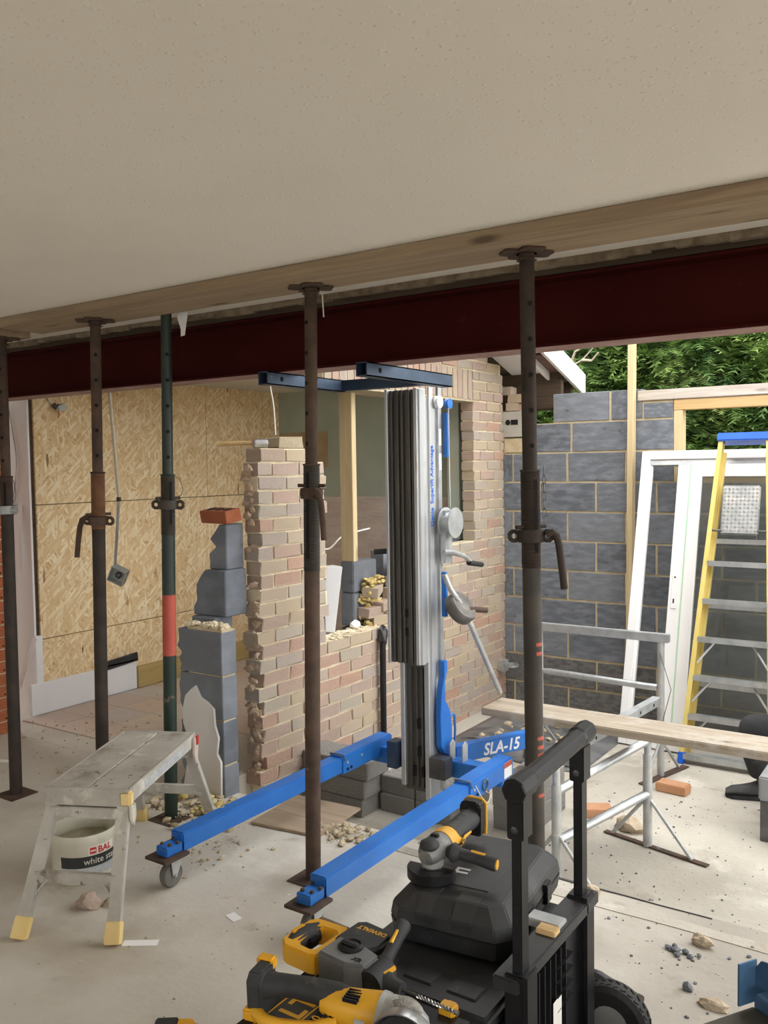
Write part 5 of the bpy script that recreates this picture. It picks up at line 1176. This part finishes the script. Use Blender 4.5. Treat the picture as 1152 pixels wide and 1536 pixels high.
tag(MB().rock((-.71, 2.68, .01), (.02, .014, .014), 71, 1, .4).build('slate_chip', 'slate'), 'single dark chip lying apart below the chip heap', 'stone')
ot = mat('terracotta_offcut', (.42, .20, .10), (.50, .27, .15), 8, .8)
tag(MB().box(-.085, .085, -.05, .05, 0, .05, Matrix.Translation((-1.40, 4.97, -.25)) @ Matrix.Rotation(-.1, 4, 'Z')).build('terracotta_brick', ot, bevel=.005), 'orange brick lying behind the near trestle leg, toward the ladder', 'brick')
tag(MB().box(-.09, .09, -.055, .055, 0, .045, Matrix.Translation((-1.66, 4.42, -.25)) @ Matrix.Rotation(.5, 4, 'Z')).build('terracotta_brick', ot, bevel=.005), 'orange brick seen between trestle rails beside the trolley handle', 'brick')
T = thing('cold_chisel', 'worn steel cold chisel lying on the floor right of the trolley', 'chisel', (-.89, 2.56, 0))
MB().tube([(-.978, 2.595, .014), (-.96, 2.588, .014), (-.93, 2.576, .014), (-.815, 2.532, .014)], [.010, .014, .013, .013], 8).build('shank', 'dark_steel', T)
MB().add([(-.985, 2.612, .012), (-.992, 2.588, .012), (-.992, 2.588, .016), (-.985, 2.612, .016), (-.955, 2.596, .004), (-.962, 2.580, .004), (-.962, 2.580, .024), (-.955, 2.596, .024)], [(0, 1, 2, 3), (4, 7, 6, 5), (0, 4, 5, 1), (1, 5, 6, 2), (2, 6, 7, 3), (3, 7, 4, 0)]).build('blade', 'steel', T)
MB().tube([(-.818, 2.533, .014), (-.806, 2.528, .014)], .015, 12).build('struck_head', 'rust', T)
tag(MB().tube([(-2.285, 2.95, 2.35), (-2.283, 2.95, 2.30), (-2.28, 2.95, 2.25)], .003, 5).build('loose_string', 'cable_white'), 'thin string dangling from the torn ceiling edge right of the brown prop', 'string')
tag(MB().add([(-2.98, 2.80, 2.354), (-2.93, 2.81, 2.354), (-2.935, 2.80, 2.29), (-2.965, 2.79, 2.25), (-2.945, 2.795, 2.22), (-2.96, 2.785, 2.215), (-2.985, 2.79, 2.30)], [(0, 1, 2, 6), (6, 2, 3), (3, 2, 4, 5)]).build('torn_paper', 'white_wall'), 'torn white ceiling paper hanging beside the green prop head', 'paper')
bpy.data.objects['torn_paper'].modifiers.new('t', 'SOLIDIFY').thickness = .001
# white scraps
for k, (x, y, a, L_) in enumerate(((-4.55, 2.80, .4, .10), (-3.78, 3.0, 1.1, .14), (-2.35, 1.95, .6, .06), (-2.2, 2.25, -.3, .03))):
    tag(MB().box(-L_, L_, -.018, .018, .0005, .003, Matrix.Translation((x, y, 0)) @ Matrix.Rotation(a, 4, 'Z')).build('paper_scrap', 'white_wall'), ('white scrap beside the leftmost prop foot', 'thin white strip on the floor behind the bench', 'white plaster smear in front of the bench', 'small white chip near the lift caster')[k], 'scrap')

# ------------------------------------------------------------------ crouching worker at the right edge (only a leg shows)
M['workwear'] = mat('dark_workwear', (.018, .019, .022), (.034, .035, .040), 12, .85, bump=.4, bscale=25, spots=[((.10, .10, .10), 5, .62, .12)])
M['boot'] = mat('dusty_boot', (.03, .03, .033), (.07, .07, .07), 9, .7, spots=[((.16, .155, .145), 6, .58, .15)])
M['skin'] = mat('skin', (.50, .30, .22), (.56, .35, .26), 8, .55)
M['hair'] = mat('hair', (.05, .035, .025), (.08, .055, .04), 30, .7)
T = thing('person', 'person in dark work clothes and boots crouching at the right edge', 'person', (-.75, 5.1, -.25))
J = {'pel': ((-.60, 5.16, .17), .135), 'sp': ((-.60, 5.14, .38), .13), 'ch': ((-.66, 5.10, .60), .145), 'nk': ((-.70, 5.08, .75), .055), 'hd0': ((-.735, 5.07, .83), .075), 'hd1': ((-.75, 5.06, .92), .085), 'hd2': ((-.74, 5.07, .98), .06),
     'hL': ((-.66, 5.06, .15), .10), 'kL': ((-1.01, 5.0, .19), .078), 'sL': ((-.985, 5.06, .02), .072), 'aL': ((-.955, 5.10, -.13), .062),
     'hR': ((-.62, 5.28, .14), .10), 'kR': ((-.92, 5.42, .16), .068), 'aR': ((-.70, 5.40, -.16), .046),
     'shL': ((-.68, 4.92, .65), .065), 'eL': ((-.66, 4.82, .40), .045), 'wL': ((-.68, 4.90, .235), .030), 'haL': ((-.69, 4.93, .20), .028),
     'shR': ((-.66, 5.28, .65), .065), 'eR': ((-.66, 5.40, .42), .045), 'wR': ((-.72, 5.40, .29), .030), 'haR': ((-.745, 5.405, .255), .028)}
ED = [('pel', 'sp'), ('sp', 'ch'), ('ch', 'nk'), ('nk', 'hd0'), ('hd0', 'hd1'), ('hd1', 'hd2'), ('pel', 'hL'), ('hL', 'kL'), ('kL', 'sL'), ('sL', 'aL'), ('pel', 'hR'), ('hR', 'kR'), ('kR', 'aR'), ('ch', 'shL'), ('shL', 'eL'), ('eL', 'wL'), ('wL', 'haL'), ('ch', 'shR'), ('shR', 'eR'), ('eR', 'wR'), ('wR', 'haR')]
for side, s in (('L', -1), ('R', 1)):
    h = Vector(J['ha' + side][0]); f = (h - Vector(J['w' + side][0])).normalized(); sd = f.cross(Vector((0, 0, 1))).normalized()
    for q in range(4):
        p1 = h + f * .035 + sd * (q - 1.5) * .019; p2 = p1 + f * (.028 + .004 * (q in (1, 2))) + Vector((0, 0, -.012)); p3 = p2 + f * .016 + Vector((0, 0, -.02))
        for i, p in enumerate((p1, p2, p3)): J[f'f{side}{q}{i}'] = (tuple(p), .0088)
        ED += [('ha' + side, f'f{side}{q}0'), (f'f{side}{q}0', f'f{side}{q}1'), (f'f{side}{q}1', f'f{side}{q}2')]
    p1 = h + sd * s * .034 + f * .0; p2 = p1 + f * .03 + sd * s * .012
    J[f't{side}0'] = (tuple(p1), .0095); J[f't{side}1'] = (tuple(p2), .0085); ED += [('ha' + side, f't{side}0'), (f't{side}0', f't{side}1')]
names = list(J); me = bpy.data.meshes.new('body'); me.from_pydata([J[k][0] for k in names], [(names.index(a), names.index(c)) for a, c in ED], [])
tmp = bpy.data.objects.new('tmp_body', me); C.objects.link(tmp)
tmp.modifiers.new('skin', 'SKIN'); 
sv = me.skin_vertices[0].data if me.skin_vertices else None
if sv is None:
    bm = bmesh.new(); bm.from_mesh(me); bm.verts.layers.skin.verify(); bm.to_mesh(me); bm.free(); sv = me.skin_vertices[0].data
for i, k in enumerate(names): sv[i].radius = (J[k][1], J[k][1]); sv[i].use_root = (k == 'pel')
ss = tmp.modifiers.new('sub', 'SUBSURF'); ss.levels = 2; ss.render_levels = 2
dg = bpy.context.evaluated_depsgraph_get(); bme = bpy.data.meshes.new_from_object(tmp.evaluated_get(dg)); bpy.data.objects.remove(tmp)
bme.name = 'body'; bme.materials.clear()
for k in ('workwear', 'skin'): bme.materials.append(M[k])
hds = [Vector(J[k][0]) for k in ('hd0', 'hd1', 'hd2', 'nk')]
for p in bme.polygons:
    c = p.center
    hand = any((c - Vector(J['ha' + s][0])).length < .12 and (c - Vector(J['w' + s][0])).dot(Vector(J['ha' + s][0]) - Vector(J['w' + s][0])) > 0 for s in 'LR')
    p.material_index = 1 if (hand or c.z > .775) else 0
bme.shade_smooth()
o = bpy.data.objects.new('body', bme); C.objects.link(o); o.parent = T; o.location = -OFF[T.name]
hc = Vector((-.748, 5.065, .92))
MB().rock(hc + Vector((.02, .004, .025)), (.098, .092, .088), 2, 3, .06).build('hair', 'hair', T, smooth=True)
fd = Vector((-.98, -.1, -.25)).normalized(); sd = fd.cross(Vector((0, 0, 1))).normalized()
MB().rock(hc + fd * .095 + Vector((0, 0, -.01)), (.016, .012, .02), 3, 2, .05).build('nose', 'skin', T, smooth=True)
for s in (-1, 1):
    MB().rock(hc + fd * .082 + sd * s * .033 + Vector((0, 0, .012)), (.008, .011, .007), 3, 2, .02).build('eye', 'hole', T, smooth=True)
    MB().rock(hc + sd * s * .088 + Vector((.01, 0, -.01)), (.018, .010, .028), 3, 2, .05).build('ear', 'skin', T, smooth=True)
MB().bar(hc + fd * .083 - sd * .02 + Vector((0, 0, -.045)), hc + fd * .083 + sd * .02 + Vector((0, 0, -.045)), .008, .007).build('mouth', mat('lips', (.40, .18, .15), None, 4, .5), T, bevel=.002)
def boot(ax, ay, dirx, diry):
    d = Vector((dirx, diry, 0)).normalized(); F_ = frame((ax, ay, -.249), d, (-d.y, d.x, 0))
    prof = [(-.07, .040, .035, .12), (-.04, .044, .040, .125), (.0, .043, .042, .11), (.05, .044, .044, .085), (.10, .048, .047, .07), (.145, .044, .045, .06), (.175, .03, .033, .042)]
    vs = []; fs = []; n = 12
    for (x, w0, w1, h) in prof:
        for k in range(n):
            a = 2 * PI * k / n; vs.append(F_ @ Vector((x, w1 * math.cos(a), .02 + max(0, (h - .02) * (.5 + .5 * math.sin(a))))))
    for i in range(len(prof) - 1):
        for k in range(n): fs.append((i * n + k, i * n + (k + 1) % n, (i + 1) * n + (k + 1) % n, (i + 1) * n + k))
    fs += [tuple(range(n))[::-1], tuple((len(prof) - 1) * n + k for k in range(n))]
    b_ = MB().add(vs, fs).build('boot', 'boot', T, smooth=True)
    MB().tube([F_ @ Vector((-.03, 0, .08)), F_ @ Vector((-.033, 0, .13)), F_ @ Vector((-.03, 0, .19))], [.045, .05, .052], 14).build('ankle_cuff', 'boot', b_, smooth=True)
    MB().prism([(-.075, -.036), (.06, -.042), (.14, -.046), (.178, -.02), (.178, .02), (.14, .046), (.06, .042), (-.075, .036)], .024, F_).build('sole', 'rubber', b_, bevel=.004)
boot(-.965, 5.10, -1, -.28); boot(-.70, 5.40, -1, -.1)

# ------------------------------------------------------------------ grey case at the right edge, blue trolley corner
T = thing('grey_tool_stand', 'grey tool case on feet, cut off by the right edge of the picture', 'case', (-.66, 4.65, -.25))
MB().box(-.862, -.42, 4.52, 4.80, -.045, .075).build('case', mat('grey_case', (.22, .23, .245), (.28, .29, .30), 5, .5), T, bevel=.008)
for (x, y) in ((-.835, 4.55), (-.45, 4.55), (-.835, 4.77), (-.45, 4.77)): MB().box(x - .02, x + .02, y - .02, y + .02, -.25, -.045).build('foot', 'dark_steel', T, bevel=.003)
u = Vector((.54, .842, 0)); nn = Vector((.842, -.54, 0))
T = thing('flatbed_trolley', 'dark decked trolley with a blue steel end at the lower right corner', 'trolley', (-.44, 2.0, 0), math.atan2(.842, .54))
# local x runs toward the blue end, local -y to the right
BO = Vector((-.445, 2.285, 0)) - Vector((-.44, 2.0, 0)); RI = Matrix.Rotation(-math.atan2(.842, .54), 4, 'Z'); bl = RI @ BO
ex, ey = bl.x, bl.y
MB().box(ex - .62, ex, ey - .45, ey, .225, .25).build('deck', mat('olive_deck', (.06, .055, .04), (.09, .082, .06), 4, .7), T, bevel=.003, local=True)
e2 = MB().prism([(0, .10), (0, .345), (-.02, .375), (-.12, .40), (-.45, .40), (-.45, .10)], .006, frame((ex + .004, ey, 0), (0, 1, 0), (0, 0, 1))).build('blue_end', mat('worn_blue_steel', (.055, .13, .24), (.09, .18, .31), 6, .45, .2, spots=[((.25, .14, .14), 4, .62, .1), ((.3, .33, .36), 12, .68, .05)]), T, bevel=.001, local=True)
MB().box(ex - .05, ex + .01, ey - .004, ey + .002, .262, .37).build('flange', e2.data.materials[0], e2, bevel=.001)
MB().box(ex - .03, ex + .004, ey - .2, ey - .04, .30, .31).build('rail', e2.data.materials[0], e2)
for (x, y) in ((ex - .08, ey - .07), (ex - .08, ey - .38), (ex - .55, ey - .07), (ex - .55, ey - .38)):
    w_ = MB().lathe([(.015, -.02), (.09, -.02), (.1, -.012), (.1, .012), (.09, .02), (.015, .02)], 24, frame((x, y, .101), (1, 0, 0), (0, 0, 1))).build('wheel', 'rubber', T, smooth=True, local=True)
    MB().box(x - .02, x + .02, y - .032, y + .032, .19, .225).build('wheel_fork', 'dark_steel', T, local=True)
